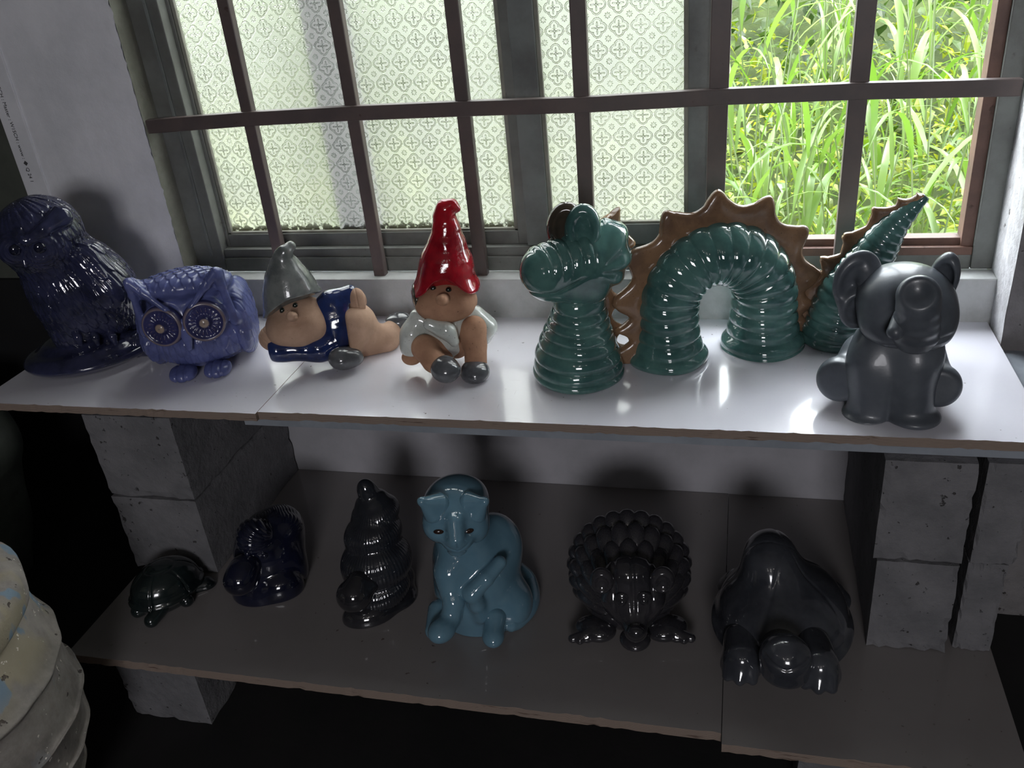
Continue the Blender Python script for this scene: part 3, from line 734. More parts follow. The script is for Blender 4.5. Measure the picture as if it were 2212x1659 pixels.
for ex, ey in ((936, 624), (969, 627)):
    e = F.hit(g2_head, ex, ey, .001); F.part('eye', lambda P, e=e: ell(P, e, (.006, .005, .0065)), e-.01, e+.01, .0012, M['eye_gl'])
F.part('hair', lambda P: ell(P, q(900, 640, .0), (.010, .034, .026)), (-.1, -.05, .08), (-.03, .05, .2), .0018, M['brown_dk'], 'dark brown glazed side hair')
def g2_shirt(P):
    d = sm(.018, ell(P, q(962, 715, .008), (.058, .050, .058)), ell(P, q(960, 690, .006), (.054, .042, .030)))
    d = smin(d, chain(P, [(q(905, 690, .0), .022), (q(892, 722, -.004), .025), (q(888, 752, -.008), .022)], .01), .01)
    d = smin(d, chain(P, [(q(1022, 682, .0), .024), (q(1044, 706, .004), .026), (q(1042, 722, .008), .022)], .01), .01)
    bib = chain(P, [(q(930, 700, -.045), .014), (q(965, 715, -.052), .016), (q(982, 738, -.058), .010)], .01)
    d = smin(d, bib, .012)
    hem = q(888, 762, 0); d = smax(d, np.where(P[:, 0] < -.045, -(P[:, 2]-hem[2]-.004), -1), .004)
    return d-.001*np.sin(P[:, 0]*130)*np.sin(P[:, 2]*120)
F.part('shirt', g2_shirt, (-.11, -.08, .0), (.12, .08, .15), .0019, M['white_gl'])
F.part('hand', lambda P: ell(P, q(890, 771, -.008), (.021, .020, .016)), (-.11, -.05, 0), (-.03, .04, .07), .0018, M['terra_or'])
F.part('leg', lambda P: chain(P, [(q(955, 752, -.01), .028), (q(918, 752, -.045), .026), (q(938, 780, -.07), .023), (q(955, 795, -.085), .019)], .005), (-.1, -.13, 0), (.06, .05, .09), .0018, M['terra_or'])
F.part('leg', lambda P: sm(.012, chain(P, [(q(1025, 708, -.035), .0235), (q(1027, 745, -.045), .0225), (q(1028, 785, -.062), .022)], .004), rc(P, q(985, 745, .0), q(1020, 712, -.03), .028, .022)), (-.0, -.11, 0), (.11, .05, .12), .0018, M['terra_or'])
F.part('shoe', lambda P: sm(.01, ell(P, q(964, 800, -.098), (.028, .028, .024)), ell(P, q(958, 793, -.088), (.024, .024, .022))), (-.05, -.15, 0), (.06, -.04, .06), .0016, M['shoe'])
F.part('shoe', lambda P: ell(P, q(1026, 803, -.078), (.0295, .034, .023)), (.0, -.14, 0), (.12, -.02, .06), .0016, M['shoe'])
# ------------------------------------------------------------------ green serpent in three pieces
def ribs(s, p): return np.abs(np.sin(PI*s/p))**.7
def fin(name, inner, outer, n, thick, mat, parent):
    inner, outer = np.asarray(inner), np.asarray(outer); n = np.asarray(n, float); n /= np.linalg.norm(n); V = []; K = 9
    for a, b in zip(inner, outer):
        L = np.linalg.norm(b-a)+1e-6; e = min(.45, thick*.5/L)
        for t, s in ((0, 1), (.5, 1), (1-e, .95), (1-e*.3, .65), (1, 0), (1-e*.3, -.65), (1-e, -.95), (.5, -1), (0, -1)):
            p = a+(b-a)*t+n*thick*.5*s; p[2] = max(p[2], .0004); V.append(p)
    Fc = []; k = len(inner)
    for i in range(k-1):
        for j in range(K): Fc.append((i*K+j, i*K+(j+1) % K, (i+1)*K+(j+1) % K, (i+1)*K+j))
    Fc.append(tuple(range(K))[::-1]); Fc.append(tuple((k-1)*K+j for j in range(K)))
    return mk(name, V, Fc, mat, parent, True)
F = Fig('serpent_figurine', 'green glazed serpent head and neck with an open brown crest behind', 'serpent', 1248, 806, ZU)
q, m = F.q, F.m
nz = np.array([0, .012, .022, .045, .08, .115, .15, .185, .21]); nr = np.array([.089, .093, .0885, .086, .073, .059, .050, .0475, .05])
zz = np.linspace(0, .21, 190); rr = np.interp(zz, nz, nr); rr = np.convolve(np.pad(rr, 6, 'edge'), np.ones(13)/13, 'valid')
rr = rr+.0042*(ribs(zz+.004*np.sin(zz*60), .0205)-.5)*sst(.20-zz, 0, .03)
px_ = np.interp(zz, [0, .17, .21], [0, .012, .02])
neckpath = np.stack([px_, 0*zz, zz], 1)
tube('neck', neckpath, rr, M['green'], F.o, 72, .95, floor=.0003, mod=lambda i, t: .0016*np.sin(3*t+i*.05))
def s_head(P):
    hc = q(1282, 562, .0)
    d = ell(P, hc, (.060, .058, .062))
    d = smin(d, ell(P, q(1318, 535, .01), (.036, .046, .056)), .02)
    sn = q(1178, 585, -.045); bk = q(1250, 562, -.012)
    d = smin(d, rc(P, bk, sn, .052, .047), .022)
    d = smin(d, rc(P, q(1185, 608, -.045), q(1270, 612, -.01), .036, .042), .012)
    s = (P-bk.astype(f32)) @ ((sn-bk)/np.linalg.norm(sn-bk)).astype(f32)
    up = sst(P[:, 2]-sn[2], -.012, .014)
    d = d-.0042*(ribs(s+.15*(P[:, 2]-.22), .0195)-.5)*up*sst(s, -.02, .0)*sst(.092-s, 0, .012)
    mz = q(1180, 622, -.05)[2]+.35*np.maximum(0, P[:, 0]-q(1205, 620, 0)[0])
    d = d+.004*np.exp(-((P[:, 2]-mz)/.0035)**2)*sst(.035-P[:, 0], 0, .03)
    for e in (q(1245, 600, -.064), ): d = d-.002*np.exp(-((P-e.astype(f32))**2).sum(1)/.012**2)
    nrv = (P-hc.astype(f32)); ang = np.arctan2(nrv[:, 2], nrv[:, 0])
    return d-.003*np.cos(ang*9)*sst(nrv[:, 0], .01, .035)
F.part('head', s_head, (-.16, -.13, .13), (.12, .09, .34), .002, M['green'])
def s_ear(P, a, b, r, dv):
    return smax(ell(P, q(a, b, dv), r, rotm(0, 4, 0)), -ell(P, q(a, b+4, dv-.022), (r[0]*.62, .014, r[2]*.72)), .006)
F.part('ear', lambda P: s_ear(P, 1224, 493, (.036, .024, .048), -.012), (-.06, -.06, .2), (.06, .06, .4), .0018, M['brown_dk'])
F.part('ear', lambda P: s_ear(P, 1259, 497, (.033, .024, .048), -.026), (-.03, -.08, .2), (.08, .05, .4), .0018, M['green'])
bdir = A(.86, .51, 0); no = np.cross(bdir, A(0, 0, 1))
def crest(path, r, teeth, base, amp, mat, parent, n, thick, sgn, ph=0.0, p0=None):
    T, _, _ = frames(path); n = np.asarray(n, float); n /= np.linalg.norm(n); O = np.cross(T, n)*sgn
    s = np.linspace(0, 1, len(path)); r = np.broadcast_to(r, s.shape); base = np.broadcast_to(base, s.shape); amp = np.broadcast_to(amp, s.shape)
    tt = s*teeth+ph; w = (.5-.5*np.cos(2*PI*tt))
    skew = np.gradient(path, axis=0); skew /= np.linalg.norm(skew, axis=1)[:, None]
    return fin('crest', path+O*(r*.55)[:, None], path+O*(r+base+amp*w)[:, None]+skew*(.004*np.sin(2*PI*tt))[:, None], n, thick, mat, parent)
cp = spline([(0, 0, .006), (.004, 0, .06), (.012, 0, .13), (.018, 0, .19), (.028, .0, .235), (.034, -.002, .258), (.026, -.006, .276)], 120)
crr = np.interp(np.linspace(0, 1, 120), [0, .12, .28, .5, .65, .8, 1], [.089, .078, .060, .052, .070, .066, .052])
crest(cp, crr, 7.0, .014, np.interp(np.linspace(0, 1, 120), [0, .8, 1], [.026, .026, .012]), M['crest'], F.o, no, .017, 1)
# arch
F = Fig('serpent_figurine', 'green glazed serpent hump arching over the shelf with a toothed brown crest', 'serpent', 1545, 758, ZU)
q = F.q; ay = math.radians(20); u = A(math.cos(ay), math.sin(ay), 0)
R0 = .0965; ss = []
for t in np.linspace(0, 1, 30)[:-1]: ss.append(-R0*u+A(0, 0, .108*t))
for t in np.linspace(0, PI, 110): ss.append(-R0*math.cos(t)*u+A(0, 0, .108+R0*math.sin(t)))
for t in np.linspace(1, 0, 30)[1:]: ss.append(R0*u+A(0, 0, .108*t))
ap = np.array(ss); L = np.r_[0, np.cumsum(np.linalg.norm(np.diff(ap, axis=0), axis=1))]
Ln = np.linspace(0, L[-1], 300); ap = np.stack([np.interp(Ln, L, ap[:, k]) for k in range(3)], 1)
sN = Ln/L[-1]; ar = np.interp(sN, [0, .025, .06, .14, .5, .86, .94, .975, 1], [.077, .077, .064, .057, .0600, .0615, .067, .079, .080])
ar = np.convolve(np.pad(ar, 5, 'edge'), np.ones(11)/11, 'valid')+.0040*(ribs(Ln, .0245)-.5)
tube('body', ap, ar, M['green'], F.o, 64, 1.0, floor=.0003, mod=lambda i, t: .0016*np.sin(4*t+i*.04))
nA = np.cross(u, A(0, 0, 1))
crest(ap[3:-3], ar[3:-3], 11.0, .016+.014*np.sin(PI*sN[3:-3])**2, .030, M['crest'], F.o, nA, .021, -1, 0.0)
# tail
F = Fig('serpent_figurine', 'green glazed serpent tail rising to a point behind the elephant', 'serpent', 1800, 733, ZU)
q = F.q
tp = spline([A(0, 0, 0), q(1806, 700, 0), q(1822, 645, 0), q(1868, 578, 0), q(1922, 497, 0), q(1968, 452, 0), q(2001, 424, 0)], 200)
L = np.r_[0, np.cumsum(np.linalg.norm(np.diff(tp, axis=0), axis=1))]; sN = L/L[-1]
trd = np.interp(sN, [0, .04, .12, .3, .5, .7, .87, 1], [.064, .064, .058, .052, .045, .033, .019, .007])+.0032*(ribs(L, .0165)-.5)*np.interp(sN, [0, .85, 1], [1, .7, .2])
tube('body', tp, trd, M['green'], F.o, 56, 1.0, floor=.0003)
crest(tp[2:], trd[2:], 7.6, np.interp(sN[2:], [0, .8, 1], [.012, .008, .002]), np.interp(sN[2:], [0, .2, .8, 1], [.018, .024, .016, .004]), M['crest'], F.o, A(.1, 1, 0), .018, 1, 0.15)
# ------------------------------------------------------------------ elephant
F = Fig('elephant_figurine', 'satin charcoal elephant sitting upright with raised trunk at the right front of the shelf', 'elephant', 1925, 878, ZU)
q = F.q
def el_body(P):
    d = chain(P, [(q(1925, 880, .0), .055), (q(1925, 800, .0), .057), (q(1935, 745, .01), .057)], .008)
    d = sm(.02, d, rc(P, q(1874, 885, -.030), q(1876, 790, -.022), .033, .031), rc(P, q(1970, 885, -.030), q(1978, 790, -.022), .033, .032))
    d = sm(.03, d, ell(P, q(1880, 765, .0), (.030, .045, .05)), ell(P, q(1985, 758, .0), (.036, .045, .046)), ell(P, q(1925, 800, .06), (.085, .085, .085)))
    for cx in (1870, 1974):
        c = q(cx, 897, -.034); d = smin(d, ell(P, c, (.042, .042, .014)), .008)
    x = P[:, 0]-q(1925, 850, 0)[0]; d = d+.003*np.exp(-(x/.006)**2)*sst(-P[:, 1], .03, .05)*sst(.10-P[:, 2], 0, .06)
    return d
F.part('body', el_body, (-.11, -.10, 0), (.11, .15, .19), .0021, M['charcoal'])
def el_hind(P, a, b, ra, c, rs):
    d = smin(rc(P, a, b, ra, rs), ell(P, q(1858 if b[0] < 0 else 1995, 775, .05), (.035, .05, .045)), .02)
    v = (b-a)/np.linalg.norm(b-a); v = v*.45+A(0, -.8, .12); v /= np.linalg.norm(v)
    s = (P-(b+v*rs*.55).astype(f32)) @ v.astype(f32)
    return smax(d, s, .006)
F.part('hind_leg', lambda P: el_hind(P, q(1890, 800, .06), q(1815, 818, -.012), .040, None, .039), (-.16, -.08, 0), (.0, .13, .14), .002, M['charcoal'])
F.part('hind_leg', lambda P: el_hind(P, q(1980, 805, .06), q(2027, 832, -.005), .040, None, .036), (.0, -.08, 0), (.16, .13, .14), .002, M['charcoal'])
def el_head(P):
    d = ell(P, q(1957, 658, -.01), (.075, .070, .064))
    d = sm(.02, d, ell(P, q(1912, 702, -.045), (.036, .034, .028)), ell(P, q(2012, 694, -.040), (.036, .036, .040)), ell(P, q(1968, 716, -.045), (.050, .036, .022)), ell(P, q(1945, 624, .0), (.060, .058, .034)))
    for ex, ey, s in ((1917, 668, 1), ):
        e = q(ex, ey, -.075); d = d+.004*np.exp(-((P-e.astype(f32))**2).sum(1)/.010**2)
    mo = q(1975, 742, -.075); d = d+.004*np.exp(-((P[:, 2]-mo[2]-.25*(P[:, 0]-mo[0]))/.004)**2)*sst(-P[:, 1], .05, .07)
    return d
F.part('head', el_head, (-.08, -.11, .09), (.12, .09, .32), .002, M['charcoal'])
def el_trunk(P):
    top = q(1984, 640, -.098)
    d = chain(P, [(q(1978, 716, -.070), .035), (q(1980, 692, -.084), .0325), (q(1984, 662, -.094), .0305), (top, .0315)], .005)
    v = A(.0, -.80, .60); s = (P-(top+v*.018).astype(f32)) @ v.astype(f32); d = smax(d, s, .005)
    for sx in (-.012, .012):
        n = top+v*.02+A(sx*.8, 0, .004); d = smax(d, -(np.sqrt(((P-n.astype(f32))**2).sum(1))-.0045), .003)
    dish = top+v*.034; d = smax(d, -(np.sqrt(((P-dish.astype(f32))**2).sum(1))-.0235), .006)
    return d+.0012*np.cos(P[:, 2]*320)*sst(.24-P[:, 2], 0, .05)*0.6
F.part('trunk', el_trunk, (-.0, -.16, .08), (.12, -.0, .31), .0019, M['charcoal'])
F.part('tusk', lambda P: rc(P, q(1942, 690, -.088), q(1934, 717, -.106), .011, .0125), (-.03, -.14, .08), (.06, -.05, .2), .0016, M['charcoal'])
def el_ear(P, c, r, R, hole): 
    d = ell(P, c, r, R)
    return smax(d, -ell(P, c+hole, (r[0]*.72, r[1]*1.1, r[2]*.72), R), .008)
F.part('ear', lambda P: sm(.012, el_ear(P, q(1852, 607, .0), (.040, .018, .052), rotm(0, 6, 28), A(.004, -.020, -.002)), el_ear(P, q(1856, 665, -.005), (.033, .018, .036), rotm(0, 10, 26), A(.002, -.018, 0)), rc(P, q(1868, 590, -.0), q(1888, 655, -.03), .016, .012)), (-.13, -.08, .10), (.01, .08, .33), .0018, M['charcoal'])
F.part('ear', lambda P: smin(el_ear(P, q(2038, 602, .02), (.024, .020, .046), rotm(0, 10, -40), A(-.006, -.018, 0)), ell(P, q(2030, 665, .02), (.018, .016, .034)), .014), (.05, -.06, .10), (.16, .09, .33), .0018, M['charcoal'])
# ------------------------------------------------------------------ lower shelf figurines
F = Fig('turtle_figurine', 'small black green turtle at the left end of the lower shelf', 'turtle', 368, 1290, ZL)
q = F.q
def tu_shell(P):
    c = A(0, .0, .036); d = ell(P, c, (.076, .062, .056), rotm(0, 0, 20))
    d = smin(d, ell(P, A(0, 0, .030), (.083, .068, .014), rotm(0, 0, 20)), .008)
    r = P-c.astype(f32); a = np.arctan2(r[:, 1]*1.2, r[:, 0]); p = np.sqrt(r[:, 0]**2+(r[:, 1]*1.2)**2)
    g = np.maximum(np.exp(-((p-.030)/.003)**2), np.exp(-(np.sin(a*3)*.03/.003)**2)*(p > .03)); return d+.0022*g
F.part('shell', tu_shell, (-.1, -.09, 0), (.1, .09, .11), .0019, M['turt'])
F.part('head', lambda P: smin(rc(P, q(420, 1268, -.01), q(444, 1262, -.012), .016, .018), ell(P, q(452, 1263, -.014), (.016, .014, .013)), .008), (.02, -.04, 0), (.13, .08, .08), .0016, M['turt'])
for pts in (((330, 1290, -.02), (296, 1313, -.02)), ((350, 1310, -.05), (331, 1350, -.07)), ((395, 1300, -.04), (412, 1322, -.05))):
    a, b = q(*pts[0]), q(*pts[1]); F.part('flipper', lambda P, a=a, b=b: rc(P, A(a[0], a[1], .02), A(b[0], b[1], .013), .016, .015), (-.13, -.13, 0), (.1, .06, .06), .0016, M['turt'])
# ------------------------------------------------------------------ round navy animal
F = Fig('animal_figurine', 'rounded dark navy animal with combed fur between the small turtle and the snail', 'figurine', 572, 1262, ZL)
q = F.q
def nv(P):
    d = sm(.03, ell(P, q(582, 1190, .02), (.076, .075, .080)), ell(P, q(575, 1262, -.005), (.074, .070, .060)), ell(P, q(600, 1140, .05), (.056, .055, .050)))
    d = sm(.014, d, ell(P, q(622, 1140, .012), (.030, .028, .030)), ell(P, q(642, 1215, -.01), (.022, .035, .050)), ell(P, q(548, 1160, -.01), (.036, .035, .042)))
    d = smin(d, ell(P, q(612, 1270, -.055), (.045, .030, .038)), .012)
    c = q(600, 1150, .0); r = P-c.astype(f32); a = np.arctan2(r[:, 2], r[:, 0])
    rad = np.sqrt(r[:, 0]**2+r[:, 2]**2)
    return d-.0011*np.cos(a*40+rad*70)*sst(rad, .02, .04)*sst(P[:, 2], .10, .13)
F.part('body', nv, (-.11, -.11, 0), (.11, .13, .24), .002, M['navy_dk'])
def nv_m(P):
    d = smin(ell(P, q(520, 1252, -.055), (.036, .034, .033)), ell(P, q(530, 1225, -.04), (.034, .03, .028)), .014)
    for e in (q(508, 1246, -.089), q(530, 1248, -.089)): d = d+.003*np.exp(-((P-e.astype(f32))**2).sum(1)/.006**2)
    return d
F.part('muzzle', nv_m, (-.11, -.12, 0), (.02, .02, .14), .0018, M['navy_dk'])
for ex, ey in ((535, 1196), (572, 1200)):
    e = F.hit(nv, ex, ey); F.part('eye', lambda P, e=e: ell(P, e, (.007, .006, .007)), e-.012, e+.012, .0013, M['navy_dk'])
# ------------------------------------------------------------------ snail with a tall spiral shell
F = Fig('snail_figurine', 'black snail with a tall stacked spiral shell left of the blue cat', 'snail', 805, 1295, ZL)
q = F.q
def sn_shell(P):
    Rw = rotm(0, -14, 0); d = None
    W_ = [(797, 1066, .054, .022, .036), (804, 1086, .052, .037, .026), (811, 1108, .045, .052, .034), (806, 1152, .028, .062, .046), (813, 1212, .010, .076, .062), (820, 1268, -.01, .066, .045)]
    for i, (x, y, dv, r, h) in enumerate(W_):
        c = q(x, y, dv); e = ell(P, c, (r, r*.95, h), Rw)
        rr = P-c.astype(f32); a = np.arctan2(rr[:, 1], rr[:, 0]); e = e-.00045*np.cos(a*56)*(r > .04)
        d = e if d is None else smin(d, e, .007)
    return d
F.part('shell', sn_shell, (-.11, -.1, 0), (.11, .16, .29), .0019, M['shell_gl'])
F.part('foot', lambda P: sm(.015, ell(P, q(800, 1325, -.045), (.058, .040, .034)), ell(P, q(850, 1290, -.01), (.052, .05, .024)), ell(P, q(875, 1245, .0), (.020, .02, .032))), (-.09, -.1, 0), (.11, .07, .1), .002, M['black_gl'])
F.part('head', lambda P: sm(.012, ell(P, q(766, 1285, -.06), (.037, .036, .034)), ell(P, q(775, 1255, -.05), (.022, .022, .02)), ell(P, q(800, 1262, -.05), (.018, .02, .018))), (-.11, -.12, 0), (.04, .0, .13), .0018, M['black_gl'])
# ------------------------------------------------------------------ cat
F = Fig('cat_figurine', 'glossy grey blue cat sitting with bowed head in the middle of the lower shelf', 'cat', 1025, 1338, ZL)
q = F.q
def ca_body(P):
    d = chain(P, [(q(1000, 1160, .03), .052), (q(1015, 1205, .03), .068), (q(1030, 1260, .03), .080), (q(1040, 1310, .03), .084)], .03)
    d = smin(d, ell(P, q(1065, 1180, .06), (.060, .055, .075)), .03)
    d = smin(d, ell(P, q(1098, 1298, .0), (.050, .062, .052)), .016)
    d = smin(d, ell(P, q(980, 1235, -.01), (.034, .035, .05)), .02)
    s = chain(P, [(q(1080, 1215, -.035), .013), (q(1050, 1250, -.056), .015), (q(1020, 1282, -.062), .017)], .004)
    s2 = chain(P, [(q(1020, 1282, -.062), .017), (q(1030, 1305, -.058), .015), (q(1040, 1330, -.052), .013)], .005)
    fl = chain(P, [(q(968, 1240, -.025), .024), (q(975, 1290, -.045), .020)], .005)
    return smin(smin(d, fl, .02), smin(s, s2, .006), .012)
F.part('body', ca_body, (-.12, -.11, 0), (.14, .14, .28), .0021, M['catblue'])
def ca_head(P):
    c = q(984, 1112, -.02); d = ell(P, c, (.058, .058, .056))
    d = smin(d, ell(P, q(986, 1078, .005), (.060, .056, .044)), .02)
    d = sm(.018, d, ell(P, q(948, 1135, -.045), (.028, .030, .027)), ell(P, q(1022, 1138, -.045), (.029, .030, .029)))
    d = sm(.014, d, ell(P, q(989, 1168, -.078), (.027, .022, .021)), rc(P, q(982, 1128, -.074), q(985, 1165, -.092), .014, .013))
    d = smin(d, ell(P, q(988, 1186, -.076), (.018, .018, .010)), .008)
    for sx, (ex, ey) in ((-1, (949, 1147)), (1, (1008, 1147))):
        e = q(ex, ey, -.072); r = P-e.astype(f32)
        d = d+.0040*np.exp(-(r[:, 0]/.014)**2-((r[:, 2]-.12*sx*r[:, 0])/.007)**2-(r[:, 1]/.02)**2)
    mo = q(988, 1180, -.09); r = P-mo.astype(f32)
    d = d+.0025*np.exp(-((r[:, 2]-.5*np.abs(r[:, 0])+.004)/.0022)**2-(r[:, 0]/.016)**2)
    nn = q(986, 1168, -.1); r = P-nn.astype(f32); d = d+.002*np.exp(-(r[:, 0]/.0016)**2)*sst(-r[:, 2], .0, .004)*sst(r[:, 2]+.018, 0, .004)
    return d
F.part('head', ca_head, (-.13, -.14, .10), (.08, .08, .31), .0019, M['catblue'])
def ca_ear(P, tip, b0, b1, hole):
    d = smin(rc(P, b0, tip, .019, .006), rc(P, b1, tip, .019, .006), .010)
    return smax(d, -ell(P, hole, (.014, .011, .012)), .006)
F.part('ear', lambda P: ca_ear(P, q(911, 1083, -.062), q(948, 1086, -.045), q(936, 1108, -.052), q(928, 1106, -.084)), (-.17, -.12, .14), (-.02, .06, .32), .0017, M['catblue'])
F.part('ear', lambda P: ca_ear(P, q(1047, 1083, -.062), q(1014, 1083, -.045), q(1030, 1108, -.052), q(1032, 1106, -.084)), (-.05, -.12, .14), (.1, .06, .32), .0017, M['catblue'])
for sx, ex, ey in ((-1, 951, 1148), (1, 1009, 1148)):
    e = F.hit(ca_head, ex, ey, .002); F.part('eye', lambda P, e=e, sx=sx: ell(P, e, (.0125, .005, .0058), rotm(0, -7*sx, 0)), e-.018, e+.018, .0012, M['cat_eye'])
F.part('front_leg', lambda P: sm(.012, chain(P, [(q(972, 1265, -.035), .021), (q(980, 1300, -.052), .0205), (q(974, 1338, -.062), .020)], .006), ell(P, q(955, 1360, -.085), (.026, .032, .021), rotm(0, 0, -35))), (-.13, -.15, 0), (.02, .02, .16), .0018, M['catblue'])
F.part('hind_paw', lambda P: sm(.01, rc(P, q(1070, 1335, -.055), q(1066, 1372, -.085), .022, .019), ell(P, q(1065, 1376, -.090), (.020, .024, .017))), (-.0, -.16, 0), (.1, .0, .09), .0018, M['catblue'])
F.part('hind_paw', lambda P: rc(P, q(950, 1320, -.02), q(938, 1362, -.06), .024, .018), (-.14, -.12, 0), (.0, .05, .09), .0018, M['catblue'])
tpth = spline([q(1100, 1222, .09), q(1135, 1250, .07), q(1146, 1285, .03), q(1142, 1318, -.01), q(1120, 1340, -.04), q(1088, 1352, -.062)], 70)
tpth[:, 2] = np.maximum(tpth[:, 2], .017); tube('tail', tpth, np.interp(np.linspace(0, 1, 70), [0, .5, .93, 1], [.021, .020, .016, .006]), M['catblue'], F.o, 28)
# ------------------------------------------------------------------ hedgehog
F = Fig('hedgehog_figurine', 'dark brown hedgehog with fat rounded spines fanned round its face', 'hedgehog', 1362, 1345, ZL)
q = F.q
hc = q(1360, 1255, .03)
F.part('body', lambda P: sm(.02, ell(P, hc, (.090, .085, .098)), ell(P, A(0, .02, .05), (.088, .07, .05))), (-.12, -.1, 0), (.12, .13, .22), .0024, M['hog'])
def icos(name, mat):
    bm = bmesh.new(); bmesh.ops.create_uvsphere(bm, u_segments=14, v_segments=9, radius=1)
    for v in bm.verts:
        z = max(-1, min(1, v.co.z)); rr = math.hypot(v.co.x, v.co.y); k = (1-abs(z)**3.2)**.5/(rr+1e-9) if rr > 1e-6 else 1
        v.co.x *= k; v.co.y *= k
    me = bpy.data.meshes.new(name); bm.to_mesh(me); bm.free()
    me.materials.append(mat); me.polygons.foreach_set('use_smooth', [True]*len(me.polygons)); return me
spine = icos('spine', M['hog'])
def spine_at(c, d, r, ln):
    d = d/np.linalg.norm(d); o = bpy.data.objects.new('spine', spine); C.objects.link(o); o.parent = F.o
    o.location = c; o.rotation_euler = Vector(d).to_track_quat('Z', 'Y').to_euler(); o.scale = (r, r*.9, ln)
for ring, (n, rad, back, r, ln, w0) in enumerate(((17, 1.0, .034, .0215, .036, -26), (14, .90, -.006, .0225, .044, -20), (11, .74, -.040, .0215, .048, -10), (8, .52, -.060, .017, .044, 16))):
    for k in range(n):
        t = math.radians(w0+(180-2*w0)*k/(n-1)); c = hc+A(.092*rad*math.cos(t), back, .104*rad*math.sin(t)*(1.0 if math.sin(t) > 0 else .8))
        if c[2] < .02: c[2] = .02
        d = A(math.cos(t)*.8, .62+.12*ring, math.sin(t)*.8+.1); spine_at(c, d, r, ln)
def hg_face(P):
    d = sm(.02, ell(P, q(1368, 1292, -.055), (.060, .042, .048)), rc(P, q(1370, 1325, -.075), q(1373, 1362, -.112), .030, .021))
    d = smin(d, ell(P, q(1372, 1380, -.085), (.029, .030, .013)), .010)
    d = smin(d, ell(P, q(1362, 1240, -.045), (.05, .035, .035)), .02)
    x = P[:, 0]-q(1366, 1240, 0)[0]; return d+.0028*np.maximum(0, np.cos(x*190))**3*sst(P[:, 2], .105, .125)
F.part('face', hg_face, (-.09, -.16, 0), (.09, .04, .19), .0019, M['hog'])
F.part('nose', lambda P: ell(P, q(1374, 1366, -.132), (.016, .012, .013)), (-.04, -.17, 0), (.06, -.1, .07), .0014, M['black_gl'])
for ex, ey in ((1344, 1299), (1391, 1297)):
    e = F.hit(hg_face, ex, ey, .0); F.part('eye', lambda P, e=e: smin(ell(P, e+A(0, -.002, 0), (.0075, .007, .0085)), ell(P, e+A(0, .004, 0), (.0155, .008, .017)), .002), e-.018, e+.018, .0013, M['black_gl'])
for ex, ey in ((1300, 1254), (1431, 1252)):
    e = q(ex, ey, -.082); F.part('ear', lambda P, e=e: smax(ell(P, e, (.022, .018, .027)), -ell(P, e+A(0, -.017, .003), (.014, .011, .018)), .004), e-.03, e+.03, .0015, M['hog'])
def paw(P, c, s):
    d = ell(P, c, (.040, .030, .020), rotm(0, 0, 18*s))
    for k in (-1, 0, 1): d = smin(d, rc(P, c+A(.012*s+.0*k, -.012, .002), c+A(.030*s-.014*k*s, -.026+.004*abs(k)-.010*k*0, -.004), .011, .0085), .004)
    return d
for px, py, s in ((1440, 1357, 1), (1287, 1358, -1)):
    c = q(px, py, -.045); F.part('paw', lambda P, c=c, s=s: paw(P, c, s), c-.06, c+.06, .0017, M['hog'])
# ------------------------------------------------------------------ tortoise
F = Fig('tortoise_figurine', 'large dark grey tortoise with a high domed shell at the right of the lower shelf', 'tortoise', 1682, 1418, ZL)
q = F.q
def to_shell(P):
    c = A(0, .05, .056); p = P.copy()
    d = ell(p, c, (.118, .135, .100))
    d = smin(d, ell(P, q(1662, 1200, .08), (.046, .06, .042)), .05)
    rim = ell(P, A(0, .040, .054), (.126, .140, .019)); d = smin(d, rim, .012)
    r = P-c.astype(f32); a = np.arctan2(r[:, 0], -r[:, 1]+.02); g = np.exp(-((np.abs(np.sin(a*2.5+.6)))*.05/.006)**2)*.6
    d = d+.0022*g*sst(P[:, 2], .08, .10)
    return smax(d, -(P[:, 2]-.036+.12*np.maximum(0, -.02-P[:, 1])*0), .008)
F.part('shell', to_shell, (-.15, -.11, .02), (.15, .22, .23), .0023, M['tort'])
F.part('body', lambda P: ell(P, A(0, .045, .045), (.105, .12, .034)), (-.12, -.09, 0), (.12, .18, .1), .0025, M['tort'])
def to_head(P):
    d = sm(.018, rc(P, q(1685, 1400, -.06), q(1696, 1418, -.12), .036, .035), ell(P, q(1698, 1422, -.125), (.041, .036, .036)), ell(P, q(1696, 1450, -.125), (.038, .034, .016)))
    for e in (q(1668, 1412, -.152), q(1722, 1414, -.152)): d = d-.004*np.exp(-((P-e.astype(f32))**2).sum(1)/.008**2)
    mo = q(1697, 1443, -.155); d = d+.003*np.exp(-((P[:, 2]-mo[2]-.25*np.abs(P[:, 0]-mo[0]))/.003)**2)*sst(-P[:, 1], .13, .145)
    return d
F.part('head', to_head, (-.05, -.19, 0), (.08, -.01, .13), .0019, M['tort'])
def to_leg(P, top, bot, toes):
    d = sm(.012, rc(P, top, bot, .034, .032), ell(P, bot+A(0, -.006, -.012), (.035, .034, .018)))
    for k in (-1, 0, 1): d = smin(d, rc(P, bot+A(.019*k, -.018, .0), bot+A(.021*k, -.036+.006*abs(k), -.016), .011, .009), .005)
    return d
F.part('leg', lambda P: to_leg(P, q(1604, 1385, -.045), q(1602, 1422, -.092), 3), (-.14, -.17, 0), (-.02, .0, .12), .0019, M['tort'])
F.part('leg', lambda P: to_leg(P, q(1752, 1395, -.05), q(1770, 1438, -.105), 3), (.02, -.19, 0), (.15, .0, .12), .0019, M['tort'])
for sx in (-1, 1): F.part('leg', lambda P, sx=sx: rc(P, A(.085*sx, .14, .04), A(.10*sx, .15, .02), .03, .026), (-.15, .08, 0), (.15, .2, .08), .003, M['tort'])
